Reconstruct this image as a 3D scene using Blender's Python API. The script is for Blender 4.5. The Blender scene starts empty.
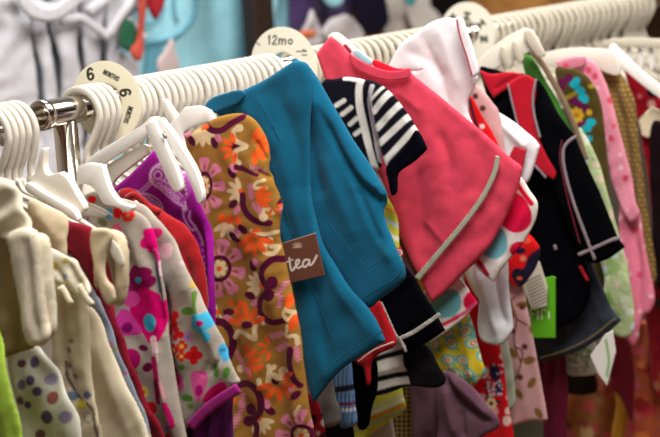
import bpy, math, random
import numpy as np
from mathutils import Vector, Matrix

random.seed(7)
rng = np.random.default_rng(7)
SC = bpy.context.scene
COL = SC.collection
PI = math.pi

# ------------------------------------------------------------------ frame of the place
# World: X runs along the rail (away from the viewer), -Y is the near side of the rail, Z is up.
F_PX = 1558.0
RAIL_Z = 1.40
def campt(px, py, d):
    return np.array([(px - 330) / F_PX * d, -(py - 218.5) / F_PX * d, -d])
_P1, _P2 = campt(105, 103.5, 1.87), campt(470, 35, 2.65)
_X = (_P2 - _P1) / np.linalg.norm(_P2 - _P1)
_ux, _uy = -0.062, 0.998
_uz = -(_ux * _X[0] + _uy * _X[1]) / _X[2]
_Z = np.array([_ux, _uy, _uz]); _Z /= np.linalg.norm(_Z)
_Y = np.cross(_Z, _X)
M3 = np.array([_X, _Y, _Z])
CAM = -M3 @ _P1 + np.array([0, 0, RAIL_Z])

def project(P):
    P = np.atleast_2d(P)
    c = (P - CAM) @ M3            # world -> camera (M3 rows are world axes in camera space)
    return np.stack([330 + F_PX * c[:, 0] / -c[:, 2], 218.5 - F_PX * c[:, 1] / -c[:, 2]], 1)
def on_plane(pts, s, axis=0):
    """points of the upright plane X = s (or Y = s) seen in the given directions"""
    p = np.atleast_2d(np.asarray(pts, float))
    d = np.stack([(p[:, 0] - 330) / F_PX, -(p[:, 1] - 218.5) / F_PX, -np.ones(len(p))], 1) @ M3.T
    t = (s - CAM[axis]) / d[:, axis]
    return CAM + d * t[:, None]
def rail_px(s):
    return project(np.array([[s, 0, RAIL_Z]]))[0]
def s_at(px):
    lo, hi = -0.9, 6.0
    for _ in range(50):
        m = (lo + hi) / 2
        if rail_px(m)[0] < px: lo = m
        else: hi = m
    return lo

def lin(c):
    c = np.asarray(c, float) / 255.0
    return np.where(c <= 0.04045, c / 12.92, ((c + 0.055) / 1.055) ** 2.4)

# ------------------------------------------------------------------ materials
MATS = {}
def node_mat(name):
    m = bpy.data.materials.new(name); m.use_nodes = True
    return m, m.node_tree.nodes, m.node_tree.links, m.node_tree.nodes['Principled BSDF']
def cloth(name, rgb=None, rough=0.85, weave=900.0, bump=0.25, sheen=0.06, var=0.10, ramp=None):
    """woven cloth: base colour (or the printed colour carried by the mesh), slight tone variation, fine weave bump"""
    key = name
    if key in MATS: return MATS[key]
    m, N, L, B = node_mat(name)
    tc = N.new('ShaderNodeTexCoord')
    no = N.new('ShaderNodeTexNoise'); no.inputs['Scale'].default_value = 60; no.inputs['Detail'].default_value = 6
    L.new(tc.outputs['Object'], no.inputs['Vector'])
    mx = N.new('ShaderNodeMix'); mx.data_type = 'RGBA'; mx.blend_type = 'MULTIPLY'
    mx.inputs['Factor'].default_value = 1.0
    rr = N.new('ShaderNodeMapRange'); rr.inputs['From Min'].default_value = 0.3; rr.inputs['From Max'].default_value = 0.7
    rr.inputs['To Min'].default_value = 1 - var; rr.inputs['To Max'].default_value = 1 + var * 0.4
    L.new(no.outputs['Fac'], rr.inputs['Value'])
    if rgb is None:
        at = N.new('ShaderNodeAttribute'); at.attribute_name = 'Print'
        L.new(at.outputs['Color'], mx.inputs[6])
    else:
        mx.inputs[6].default_value = (*lin(rgb), 1)
    L.new(rr.outputs['Result'], mx.inputs[7])
    L.new(mx.outputs[2], B.inputs['Base Color'])
    B.inputs['Roughness'].default_value = rough
    B.inputs['Sheen Weight'].default_value = sheen
    B.inputs['Specular IOR Level'].default_value = 0.08 if rgb is None else 0.2 if max(rgb) > 60 else 0.03
    if rgb is not None and max(rgb) <= 60: B.inputs['Sheen Weight'].default_value = 0.0
    wv = N.new('ShaderNodeTexNoise'); wv.inputs['Scale'].default_value = weave; wv.inputs['Detail'].default_value = 2
    L.new(tc.outputs['Object'], wv.inputs['Vector'])
    bp = N.new('ShaderNodeBump'); bp.inputs['Strength'].default_value = bump; bp.inputs['Distance'].default_value = 0.0006
    L.new(wv.outputs['Fac'], bp.inputs['Height']); L.new(bp.outputs['Normal'], B.inputs['Normal'])
    MATS[key] = m
    return m
def plain(name, rgb, rough=0.4, metal=0.0, spec=0.5, coat=0.0):
    if name in MATS: return MATS[name]
    m, N, L, B = node_mat(name)
    no = N.new('ShaderNodeTexNoise'); no.inputs['Scale'].default_value = 25
    mr = N.new('ShaderNodeMapRange'); mr.inputs['To Min'].default_value = max(0.02, rough - 0.06); mr.inputs['To Max'].default_value = rough + 0.06
    L.new(no.outputs['Fac'], mr.inputs['Value']); L.new(mr.outputs['Result'], B.inputs['Roughness'])
    B.inputs['Base Color'].default_value = (*lin(rgb), 1)
    B.inputs['Metallic'].default_value = metal
    B.inputs['Specular IOR Level'].default_value = spec
    B.inputs['Coat Weight'].default_value = coat
    MATS[name] = m
    return m
PRINT = lambda: cloth('printed cotton')
KNIT = lambda: cloth('printed knit', weave=420, bump=0.5, sheen=0.03)
def card_mat():
    if 'printed card' in MATS: return MATS['printed card']
    m, N, L, B = node_mat('printed card')
    at = N.new('ShaderNodeAttribute'); at.attribute_name = 'Print'
    L.new(at.outputs['Color'], B.inputs['Base Color']); B.inputs['Roughness'].default_value = 0.5
    MATS['printed card'] = m
    return m

# ------------------------------------------------------------------ objects
def tag(o, label=None, cat=None, group=None, kind=None):
    if label: o['label'] = label
    if cat: o['category'] = cat
    if group: o['group'] = group
    if kind: o['kind'] = kind
    return o
def thing(name, label, cat, loc, group=None):
    o = bpy.data.objects.new(name, None); COL.objects.link(o)
    o.empty_display_size = 0.05
    o.location = Vector(loc)
    return tag(o, label, cat, group)
def make_obj(name, V, Fc, mat, parent=None, smooth=True, colors=None, uv=None):
    V = np.asarray(V, float)
    org = np.array(parent.location) if parent is not None and parent.type == 'EMPTY' else None
    if parent is not None and parent.type != 'EMPTY':
        org = np.array(parent['_org'])
    loc = None
    if org is None:
        org = (V.min(0) + V.max(0)) / 2; loc = org
    me = bpy.data.meshes.new(name)
    me.from_pydata((V - org).tolist(), [], Fc if isinstance(Fc, list) else Fc.tolist())
    me.update()
    if smooth: me.polygons.foreach_set('use_smooth', np.ones(len(me.polygons), bool))
    if colors is not None:
        a = me.color_attributes.new('Print', 'FLOAT_COLOR', 'POINT')
        c4 = np.ones((len(V), 4), np.float32); c4[:, :3] = colors
        a.data.foreach_set('color', c4.ravel())
    me.materials.append(mat)
    o = bpy.data.objects.new(name, me); COL.objects.link(o)
    if loc is not None: o.location = Vector(loc)
    if parent is not None: o.parent = parent
    o['_org'] = [float(x) for x in org]
    return o

# ------------------------------------------------------------------ outlines
def curve(pts, closed=True, n=7):
    """Catmull-Rom through points; a point with a third value 1 is a sharp corner"""
    P = [np.array(p[:2], float) for p in pts]; K = [len(p) > 2 and p[2] == 1 for p in pts]
    m = len(P); out = []
    rngs = range(m) if closed else range(m - 1)
    for i in rngs:
        a, b = P[i], P[(i + 1) % m]
        p0 = P[(i - 1) % m] if (closed or i > 0) else 2 * a - b
        p3 = P[(i + 2) % m] if (closed or i + 2 < m) else 2 * b - a
        if K[i]: p0 = 2 * a - b
        if K[(i + 1) % m]: p3 = 2 * b - a
        for k in range(n):
            t = k / n
            out.append(0.5 * ((2 * a) + (-p0 + b) * t + (2 * p0 - 5 * a + 4 * b - p3) * t * t + (-p0 + 3 * a - 3 * b + p3) * t ** 3))
    if not closed: out.append(P[-1])
    return np.array(out)
def ribbon(pts, w0, w1=None, n=7, cap=True):
    """outline of a band along a curve"""
    c = curve(pts, False, n); w1 = w0 if w1 is None else w1
    d = np.gradient(c, axis=0); d /= np.linalg.norm(d, axis=1)[:, None] + 1e-9
    nr = np.stack([-d[:, 1], d[:, 0]], 1)
    w = np.linspace(w0, w1, len(c))[:, None] / 2
    return np.concatenate([c + nr * w, (c - nr * w)[::-1]])
def seg_dist(Q, A, B):
    """distance from points Q to polyline segments A->B; returns d, nearest point"""
    best = np.full(len(Q), 1e18); near = np.zeros((len(Q), 2)); par = np.zeros(len(Q))
    for i, (a, b) in enumerate(zip(A, B)):
        ab = b - a; L2 = ab @ ab
        t = np.clip(((Q - a) @ ab) / (L2 + 1e-12), 0, 1)
        c = a + t[:, None] * ab
        d = ((Q - c) ** 2).sum(1)
        k = d < best
        best[k] = d[k]; near[k] = c[k]; par[k] = i + t[k]
    return np.sqrt(best), near, par
def inside(Q, poly):
    x, y = Q[:, 0], Q[:, 1]; r = np.zeros(len(Q), bool)
    A = poly; B = np.roll(poly, -1, 0)
    for a, b in zip(A, B):
        if a[1] == b[1]: continue
        c = (a[1] > y) != (b[1] > y)
        r ^= c & (x < (b[0] - a[0]) * (y - a[1]) / (b[1] - a[1]) + a[0])
    return r

# ------------------------------------------------------------------ print painter (dye pattern carried by the cloth)
class Print:
    def __init__(self, Q, base):
        self.Q = Q; self.c = np.tile(lin(base), (len(Q), 1))
    def _mix(self, a, col):
        a = np.clip(a, 0, 1)[:, None]
        self.c = self.c * (1 - a) + lin(col) * a
    def ell(self, x, y, rx, ry, col, ang=0, soft=0.9):
        t = math.radians(ang); d = self.Q - (x, y)
        u = d[:, 0] * math.cos(t) + d[:, 1] * math.sin(t); v = -d[:, 0] * math.sin(t) + d[:, 1] * math.cos(t)
        r = np.sqrt((u / rx) ** 2 + (v / ry) ** 2)
        self._mix((1 - r) * min(rx, ry) / soft + 0.5, col)
    def ring(self, x, y, rx, ry, w, col, ang=0):
        t = math.radians(ang); d = self.Q - (x, y)
        u = d[:, 0] * math.cos(t) + d[:, 1] * math.sin(t); v = -d[:, 0] * math.sin(t) + d[:, 1] * math.cos(t)
        r = (np.sqrt((u / rx) ** 2 + (v / ry) ** 2) - 1) * min(rx, ry)
        self._mix((w / 2 - abs(r)) / 0.8 + 0.5, col)
    def stroke(self, pts, w, col, w1=None, smooth=True, soft=0.9):
        c = curve(pts, False, 6) if smooth and len(pts) > 2 else np.array([p[:2] for p in pts], float)
        lo, hi = c.min(0) - w - 2, c.max(0) + w + 2
        k = np.where(((self.Q > lo) & (self.Q < hi)).all(1))[0]
        if not len(k): return
        d, _, par = seg_dist(self.Q[k], c[:-1], c[1:])
        ww = w if w1 is None else w + (w1 - w) * par / (len(c) - 1)
        a = np.zeros(len(self.Q)); a[k] = (ww / 2 - d) / soft + 0.5
        self._mix(a, col)
    def poly(self, pts, col, soft=0.9):
        c = curve(pts, True, 5)
        d, _, _ = seg_dist(self.Q, c, np.roll(c, -1, 0))
        self._mix(np.where(inside(self.Q, c), d, -d) / soft + 0.5, col)
    def petals(self, x, y, n, r0, r1, w, col, a0=0, a1=360, sy=1.0):
        """n petals between angles a0..a1 (degrees, picture sense: 0 right, 90 down)"""
        for i in range(n):
            a = a0 + (a1 - a0) * (i / n if a1 - a0 == 360 else (i / max(1, n - 1)))
            t = math.radians(a); r = (r0 + r1) / 2
            self.ell(x + r * math.cos(t), y + r * math.sin(t) * sy, (r1 - r0) / 2 * math.hypot(math.cos(t), math.sin(t) * sy), w, col, math.degrees(math.atan2(math.sin(t) * sy, math.cos(t))))
    def mottle(self, amp, scale, seed=0):
        r = np.random.default_rng(seed); q = self.Q / scale; n = np.zeros(len(q))
        for k in range(6):
            a = r.uniform(0, 2 * PI); f = r.uniform(.6, 1.8); n += np.sin((q[:, 0] * math.cos(a) + q[:, 1] * math.sin(a)) * f * 2 * PI + r.uniform(0, 6))
        self.c = self.c * (1 + amp * n / 3)[:, None]
    def noise_dots(self, poly, n, r, cols, seed=1):
        g = np.random.default_rng(seed); lo, hi = np.min(poly, 0), np.max(poly, 0)
        for i in range(n):
            x, y = g.uniform(lo[0], hi[0]), g.uniform(lo[1], hi[1]); rr = r * g.uniform(.7, 1.3)
            self.ell(x, y, rr, rr * g.uniform(.8, 1.2), cols[i % len(cols)])

# ------------------------------------------------------------------ cloth panels
def panel(name, outline, s, mat, parent=None, step=2.2, thick=0.005, R=0.012, creases=(), folds=(), paint=None, base=None,
          axis=0, n=7, raw=False, drape=0.0, bulge=0.0, seed=0, puff=None, wrinkle=1.0):
    """A real double-sided piece of cloth in the upright plane X = s: outline, own thickness with rounded edges, folds and creases.
    creases: (points, depth in m (+ towards the near face), width); folds: (angle, wavelength, depth, phase)."""
    poly = np.asarray(outline, float) if raw else curve(outline, True, n)
    lo, hi = poly.min(0) - step, poly.max(0) + step
    xs = np.arange(lo[0], hi[0] + step, step); ys = np.arange(lo[1], hi[1] + step, step)
    gx, gy = np.meshgrid(xs, ys); W = len(xs); Q = np.stack([gx.ravel(), gy.ravel()], 1)
    ins = inside(Q, poly).reshape(gx.shape)
    anyc = ins[:-1, :-1] | ins[1:, :-1] | ins[:-1, 1:] | ins[1:, 1:]
    jj, ii = np.where(anyc)
    a = jj * W + ii
    quads = np.stack([a, a + 1, a + W + 1, a + W], 1)
    used = np.unique(quads); remap = np.full(len(Q), -1); remap[used] = np.arange(len(used))
    quads = remap[quads]; Q = Q[used]; ins = ins.ravel()[used]
    d, near, _ = seg_dist(Q, poly, np.roll(poly, -1, 0))
    out = ~ins
    Q[out] = near[out]; d[out] = 0
    tight = ins & (d < step * 0.25); Q[tight] = near[tight]; d[tight] = 0
    P = on_plane(Q, s, axis)
    c = (P - CAM) @ M3; mpp = np.median(-c[:, 2]) / F_PX           # metres per unit at that distance
    dm = d * mpp
    thick, R = thick * (0.55 if puff is None else puff), R * (0.6 if puff is None else 1)
    h = thick * np.sqrt(np.clip(1 - (1 - np.clip(dm / R, 0, 1)) ** 2, 0, 1))
    mid = np.zeros(len(Q))
    r = np.random.default_rng(seed + len(Q))
    for (ang, lam, amp, ph) in folds:
        t = math.radians(ang); u = Q[:, 0] * math.cos(t) + Q[:, 1] * math.sin(t); v = -Q[:, 0] * math.sin(t) + Q[:, 1] * math.cos(t)
        mid += amp * np.sin(2 * PI * u / lam + ph + 0.6 * np.sin(v / lam * 1.3 + ph)) * (0.75 + 0.25 * np.sin(v / lam * 1.7 + 2 * ph))
    for cr in creases:
        pts, amp, w = cr
        k = curve(pts, False, 6)
        dd, _, par = seg_dist(Q, k[:-1], k[1:])
        par = par / (len(k) - 1)
        mid += 1.2 * amp * np.exp(-(dd / w) ** 1.6) * np.clip(np.minimum(par, 1 - par) * 5 + 0.35, 0, 1)
    if thick > 0.0021 and wrinkle:                               # small random wrinkles, mostly running down the cloth
        for k in range(7):
            lam = r.uniform(14, 60); t_ = r.normal(0.15, 0.55); ph = r.uniform(0, 6.3)
            u = Q[:, 0] * math.cos(t_) + Q[:, 1] * math.sin(t_); v = -Q[:, 0] * math.sin(t_) + Q[:, 1] * math.cos(t_)
            wv = np.sin(2 * PI * u / lam + ph + 1.2 * np.sin(2 * PI * v / (lam * 3.1) + 2 * ph)) * np.clip(np.sin(2 * PI * v / (lam * 4.3) + ph) + .35, 0, 1.2)
            mid += wrinkle * 0.00002 * lam * wv
    if bulge:
        mid += bulge * (1 - np.exp(-(dm / 0.05) ** 2))
    if drape:                                                   # the cloth comes a little towards the near side lower down
        mid += drape * (Q[:, 1] - Q[:, 1].min()) / (np.ptp(Q[:, 1]) + 1e-6)
    front, back = P.copy(), P.copy()
    sg = -1.0
    front[:, axis] += sg * (mid + h); back[:, axis] += sg * (mid - h)
    nb = len(Q); edge = d <= 0
    idx_back = np.arange(nb) + nb
    idx_back[edge] = np.where(edge)[0]
    keep = ~edge
    newid = np.full(2 * nb, -1); newid[:nb] = np.arange(nb)
    newid[nb + np.where(keep)[0]] = nb + np.arange(keep.sum())
    V = np.concatenate([front, back[keep]])
    fb = newid[idx_back[quads][:, ::-1]]
    Fc = np.concatenate([quads, fb])
    # drop degenerate faces
    srt = np.sort(Fc, 1)
    allq = Fc[(srt[:, 1:] != srt[:, :-1]).all(1)]
    colors = None
    if paint is not None or base is not None:
        pr = Print(Q, base if base is not None else (200, 200, 200))
        if paint: paint(pr)
        pr.c = np.clip(pr.c, 0, 1)
        colors = np.concatenate([pr.c, pr.c[keep]])
    # front must face the near side: orientation of the grid in world space
    if axis == 0:
        allq = allq
    return make_obj(name, V, allq, mat, parent, colors=colors)

def band(name, pts, w, s, mat, parent=None, w1=None, step=1.6, thick=0.002, R=0.003, **kw):
    if thick <= 0.0021: thick *= 0.7
    return panel(name, ribbon(pts, w, w1), s, mat, parent, step=step, thick=thick, R=R, raw=True, **kw)

def garment(name, label, cat, anchor, s, group=None):
    return thing(name, label, cat, on_plane([anchor], s)[0], group)

# ------------------------------------------------------------------ solids
def sweep(path, prof, closed=False):
    """path Nx3, prof: list of (normal offset in plane of path, offset along X) ; path lies in a plane X = const"""
    path = np.asarray(path); n = len(path)
    d = np.gradient(path, axis=0); d /= np.linalg.norm(d, axis=1)[:, None] + 1e-12
    xax = np.array([1.0, 0, 0]); nr = np.cross(d, xax); nr /= np.linalg.norm(nr, axis=1)[:, None] + 1e-12
    V = []; m = len(prof)
    for i in range(n):
        for (a, b) in prof: V.append(path[i] + nr[i] * a + xax * b)
    Fc = []
    for i in range(n - 1):
        for k in range(m):
            Fc.append([i * m + k, i * m + (k + 1) % m, (i + 1) * m + (k + 1) % m, (i + 1) * m + k])
    Fc.append(list(range(m))[::-1]); Fc.append([(n - 1) * m + k for k in range(m)])
    return np.array(V), Fc
def tube(p0, p1, r, n=24, caps=True, r1=None):
    p0, p1 = np.array(p0, float), np.array(p1, float); ax = p1 - p0; ax /= np.linalg.norm(ax)
    h = np.array([0, 0, 1.0]) if abs(ax[2]) < 0.9 else np.array([0, 1.0, 0])
    u = np.cross(ax, h); u /= np.linalg.norm(u); v = np.cross(ax, u); r1 = r if r1 is None else r1
    t = np.linspace(0, 2 * PI, n, endpoint=False)
    V = np.concatenate([p0 + r * (np.cos(t)[:, None] * u + np.sin(t)[:, None] * v), p1 + r1 * (np.cos(t)[:, None] * u + np.sin(t)[:, None] * v)])
    Fc = [[i, (i + 1) % n, n + (i + 1) % n, n + i] for i in range(n)]
    if caps: Fc += [list(range(n))[::-1], [n + i for i in range(n)]]
    return V, Fc
def lathe(p0, ax, prof, n=32):
    """prof: (distance along axis, radius)"""
    p0 = np.array(p0, float); ax = np.array(ax, float)
    h = np.array([0, 0, 1.0]) if abs(ax[2]) < 0.9 else np.array([0, 1.0, 0])
    u = np.cross(ax, h); u /= np.linalg.norm(u); v = np.cross(ax, u)
    t = np.linspace(0, 2 * PI, n, endpoint=False); ring = np.cos(t)[:, None] * u + np.sin(t)[:, None] * v
    V = np.concatenate([p0 + ax * a + ring * r for a, r in prof]); m = len(prof); Fc = []
    for i in range(m - 1):
        for k in range(n): Fc.append([i * n + k, i * n + (k + 1) % n, (i + 1) * n + (k + 1) % n, (i + 1) * n + k])
    Fc += [list(range(n))[::-1], [(m - 1) * n + k for k in range(n)]]
    return V, Fc
def join(*parts):
    V = []; Fc = []; b = 0
    for v, f in parts:
        V.append(np.asarray(v)); Fc += [[b + i for i in q] for q in f]; b += len(v)
    return np.concatenate(V), Fc
def box(lo, hi):
    (x0, y0, z0), (x1, y1, z1) = lo, hi
    V = np.array([[x0,y0,z0],[x1,y0,z0],[x1,y1,z0],[x0,y1,z0],[x0,y0,z1],[x1,y0,z1],[x1,y1,z1],[x0,y1,z1]], float)
    return V, [[3,2,1,0],[4,5,6,7],[0,1,5,4],[1,2,6,5],[2,3,7,6],[3,0,4,7]]
def bevel(o, w=0.001, seg=2, angle=40):
    b = o.modifiers.new('edge', 'BEVEL'); b.width = w; b.segments = seg; b.limit_method = 'ANGLE'; b.angle_limit = math.radians(angle)
    return o
def plate(outline2, x0, x1):
    """extrude a (near, up) outline given in metres between X = x0 and x1"""
    p = np.asarray(outline2); n = len(p)
    V = np.concatenate([np.stack([np.full(n, x0), -p[:, 0], p[:, 1]], 1), np.stack([np.full(n, x1), -p[:, 0], p[:, 1]], 1)])
    Fc = [[i, (i + 1) % n, n + (i + 1) % n, n + i] for i in range(n)] + [list(range(n))[::-1], [n + i for i in range(n)]]
    return V, Fc

# ------------------------------------------------------------------ the room
def structure(name, parts, mat):
    V, Fc = join(*parts); o = make_obj(name, V, Fc, mat, smooth=False); o['kind'] = 'structure'; return o
def wall_mat(name, rgb, rough=0.8):
    m, N, L, B = node_mat(name)
    no = N.new('ShaderNodeTexNoise'); no.inputs['Scale'].default_value = 3; no.inputs['Detail'].default_value = 8
    tc = N.new('ShaderNodeTexCoord'); L.new(tc.outputs['Object'], no.inputs['Vector'])
    cr = N.new('ShaderNodeValToRGB'); a = lin(rgb)
    cr.color_ramp.elements[0].color = (*(a * 0.9), 1); cr.color_ramp.elements[1].color = (*np.minimum(a * 1.06, 1), 1)
    L.new(no.outputs['Fac'], cr.inputs['Fac']); L.new(cr.outputs['Color'], B.inputs['Base Color']); B.inputs['Roughness'].default_value = rough
    return m
def wood_mat(name, c0, c1, rough=0.45):
    m, N, L, B = node_mat(name)
    tc = N.new('ShaderNodeTexCoord'); mp = N.new('ShaderNodeMapping'); mp.inputs['Scale'].default_value = (1, 9, 9)
    L.new(tc.outputs['Object'], mp.inputs['Vector'])
    no = N.new('ShaderNodeTexNoise'); no.inputs['Scale'].default_value = 2.2; no.inputs['Detail'].default_value = 8; no.inputs['Distortion'].default_value = 0.6
    L.new(mp.outputs['Vector'], no.inputs['Vector'])
    cr = N.new('ShaderNodeValToRGB'); cr.color_ramp.elements[0].color = (*lin(c0), 1); cr.color_ramp.elements[1].color = (*lin(c1), 1)
    cr.color_ramp.elements[0].position = 0.3; cr.color_ramp.elements[1].position = 0.7
    L.new(no.outputs['Fac'], cr.inputs['Fac']); L.new(cr.outputs['Color'], B.inputs['Base Color']); B.inputs['Roughness'].default_value = rough
    return m
WY = 1.02
structure('floor', [box((-4.5, -3.5, -0.1), (9, WY + 0.1, 0))], wood_mat('floor boards', (92, 62, 40), (140, 100, 66)))
structure('wall_back', [box((-4.5, WY, 0), (9, WY + 0.1, 2.9))], wall_mat('painted wall', (150, 140, 128)))
structure('wall_front', [box((-4.5, -3.6, 0), (9, -3.5, 2.9))], wood_mat('dark panelling', (64, 34, 16), (130, 72, 32)))  # unseen, added for warm dark chrome reflections and less ambient light
structure('wall_far', [box((6.2, -3.5, 0), (6.3, WY, 2.9))], wall_mat('far wall paint', (176, 150, 118)))

# ------------------------------------------------------------------ the rack
chrome = plain('chrome', (205, 196, 184), rough=0.12, metal=1.0)
S_POST = s_at(64)
rack = thing('clothes_rack', 'chrome clothes rail with an upright post, carrying all the hangers', 'clothes rack', (S_POST, 0, 0))
r_rod = 0.0115
r_main = 0.0158
make_obj('extension_bar', *tube((-0.75, 0, RAIL_Z), (s_at(60), 0, RAIL_Z), r_rod, 32), chrome, rack)
sl0, sl1 = s_at(39), s_at(79)
v, f = lathe((sl0, 0, RAIL_Z), (1, 0, 0), [(0, .0125), (0, .0168), (.002, .0178), (.010, .0178), (.0115, .0165), (.013, .0165), (sl1 - sl0 - .006, .0165), (sl1 - sl0 - .002, .0155), (sl1 - sl0, .0135), (sl1 - sl0, .0125)], 40)
make_obj('sleeve_joint', v, f, chrome, rack)
make_obj('rail', *tube((sl1 - .004, 0, RAIL_Z), (3.3, 0, RAIL_Z), r_main, 32), chrome, rack)
make_obj('post', *tube((S_POST, 0, 0.05), (S_POST, 0, RAIL_Z - .012), .0142, 32), chrome, rack)
make_obj('post', *tube((3.2, 0, 0.05), (3.2, 0, RAIL_Z), .0142, 32), chrome, rack)
make_obj('post', *tube((-0.73, 0, 0.05), (-0.73, 0, RAIL_Z), .0142, 32), chrome, rack)
for x in (-0.73, S_POST, 3.2):
    bevel(make_obj('foot', *join(box((x - .02, -.26, 0.0), (x + .02, .26, .05))), chrome, rack, smooth=False), .006)

# ------------------------------------------------------------------ hangers
white = plain('white plastic', (206, 199, 187), rough=0.38)
white_warm = plain('ivory plastic', (196, 187, 170), rough=0.4)
def superellipse(a, b, n=14, e=2.6):
    t = np.linspace(0, 2 * PI, n, endpoint=False); c, s_ = np.cos(t), np.sin(t)
    return [(a * np.sign(x) * abs(x) ** (2 / e), b * np.sign(y) * abs(y) ** (2 / e)) for x, y in zip(c, s_)]
def hook_shape(wide=0.0037, rad=0.0043):
    Rh = 0.0285; cz = r_main - (Rh - rad) + 0.0016
    p = [(-Rh * 0.93, cz - 0.010), (-Rh, cz)]
    for a in np.linspace(170, -18, 16): p.append((Rh * math.cos(math.radians(a)), cz + Rh * 1.02 * math.sin(math.radians(a))))
    p += [(.0205, cz - .021), (.0125, cz - .032), (.0045, cz - .041), (.0005, cz - .050), (-.001, cz - .059)]
    q = curve(p, False, 4)
    path = np.stack([np.zeros(len(q)), -q[:, 0], q[:, 1]], 1)
    return sweep(path, superellipse(rad, wide))
def arms_shape(drop=1.0, half=0.116):
    top = [(.0060, -.062), (.0085, -.072), (.016, -.079), (.034, -.089), (.058, -.103), (.086, -.122), (.108, -.139), (half, -.148)]
    bot = [(half + .001, -.156), (.106, -.158), (.082, -.146), (.054, -.126), (.03, -.113), (0, -.108)]
    right = curve([(*top[0], 1)] + top[1:] + bot[:-1] + [(*bot[-1], 1)], False, 4)
    left = right[::-1] * (-1, 1)
    ol = np.concatenate([right, left[1:-0 or None]])
    web = plate(ol[:-1] if np.allclose(ol[0], ol[-1]) else ol, -.0012, .0012)
    rim2 = np.concatenate([ol, ol[:1]])
    path = np.stack([np.zeros(len(rim2)), -rim2[:, 0], rim2[:, 1]], 1)
    rim = sweep(path, superellipse(.0018, .003, 8))
    return join(web, rim)
def build_hanger(label, group, mat):
    h = thing('clothes_hanger', label, 'hanger', (0, 0, RAIL_Z), group)
    for nm, sh in (('hook', hook_shape()), ('arms', arms_shape())):
        V, Fc = sh
        o = make_obj(nm, V + np.array([0, 0, RAIL_Z]), Fc, mat, h)
    return h
H0 = {}
def hanger(s, tilt, label, group, mat=None, yaw=0.0):
    mat = mat or white
    if mat.name not in H0:
        h = H0[mat.name] = build_hanger(label, group, mat)
    else:
        src = H0[mat.name]; h = src.copy(); COL.objects.link(h)
        for ch in src.children:
            c = ch.copy(); c.parent = h; COL.objects.link(c)
        h['label'] = label
        h['group'] = group
    h.location = (s, 0, RAIL_Z + (-.0040 if s < sl0 - .004 else 0)); h.rotation_euler = (-math.radians(tilt), 0, math.radians(yaw))
    return h
def cluster(px0, px1, n, t0, t1, label, group, mat=None, jit=1.0):
    for i in range(n):
        s = s_at(px0 + (px1 - px0) * i / max(1, n - 1))
        hanger(s + random.uniform(-.0006, .0006) * jit, t0 + (t1 - t0) * i / max(1, n - 1) + random.uniform(-5, 5) * jit, label, group, mat, random.uniform(-1.4, 1.4) * jit)

# ------------------------------------------------------------------ strokes for lettering
GL = {
 '6': [[(.85,.12),(.6,0),(.25,.12),(.08,.5),(.15,.88),(.5,1),(.85,.85),(.9,.62),(.6,.45),(.15,.58)]],
 '1': [[(.2,.2),(.55,0),(.55,1)]],
 '2': [[(.1,.25),(.4,0),(.85,.15),(.75,.45),(.1,1),(.95,1)]],
 'm': [[(.05,1),(.05,.4)],[(.05,.55),(.25,.38),(.48,.55),(.48,1)],[(.48,.55),(.72,.38),(.95,.55),(.95,1)]],
 'o': [[(.5,.4),(.12,.55),(.12,.85),(.5,1),(.88,.85),(.88,.55),(.5,.4)]],
 'M': [[(.05,1),(.05,0)],[(.05,0),(.5,.7)],[(.5,.7),(.95,0)],[(.95,0),(.95,1)]],
 'O': [[(.5,0),(.1,.3),(.1,.7),(.5,1),(.9,.7),(.9,.3),(.5,0)]],
 'N': [[(.1,1),(.1,0)],[(.1,0),(.9,1)],[(.9,1),(.9,0)]],
 'T': [[(0,0),(1,0)],[(.5,0),(.5,1)]],
 'H': [[(.1,0),(.1,1)],[(.9,0),(.9,1)],[(.1,.5),(.9,.5)]],
 'S': [[(.9,.15),(.5,0),(.1,.2),(.3,.45),(.7,.55),(.9,.8),(.5,1),(.1,.85)]],
}
def write(p, text, x, y, h, w, gap, ang, lw, col):
    """text centred at x, y; h and w of one letter; ang in degrees clockwise"""
    t = math.radians(ang); n = len(text); tot = n * w + (n - 1) * gap
    for i, ch in enumerate(text):
        for st in GL[ch]:
            q = []
            for (a, b) in st:
                u = -tot / 2 + i * (w + gap) + a * w; v = (b - .5) * h
                q.append((x + u * math.cos(t) - v * math.sin(t), y + u * math.sin(t) + v * math.cos(t)))
            p.stroke(q, lw, col, smooth=len(q) > 3, soft=0.8)

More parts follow.
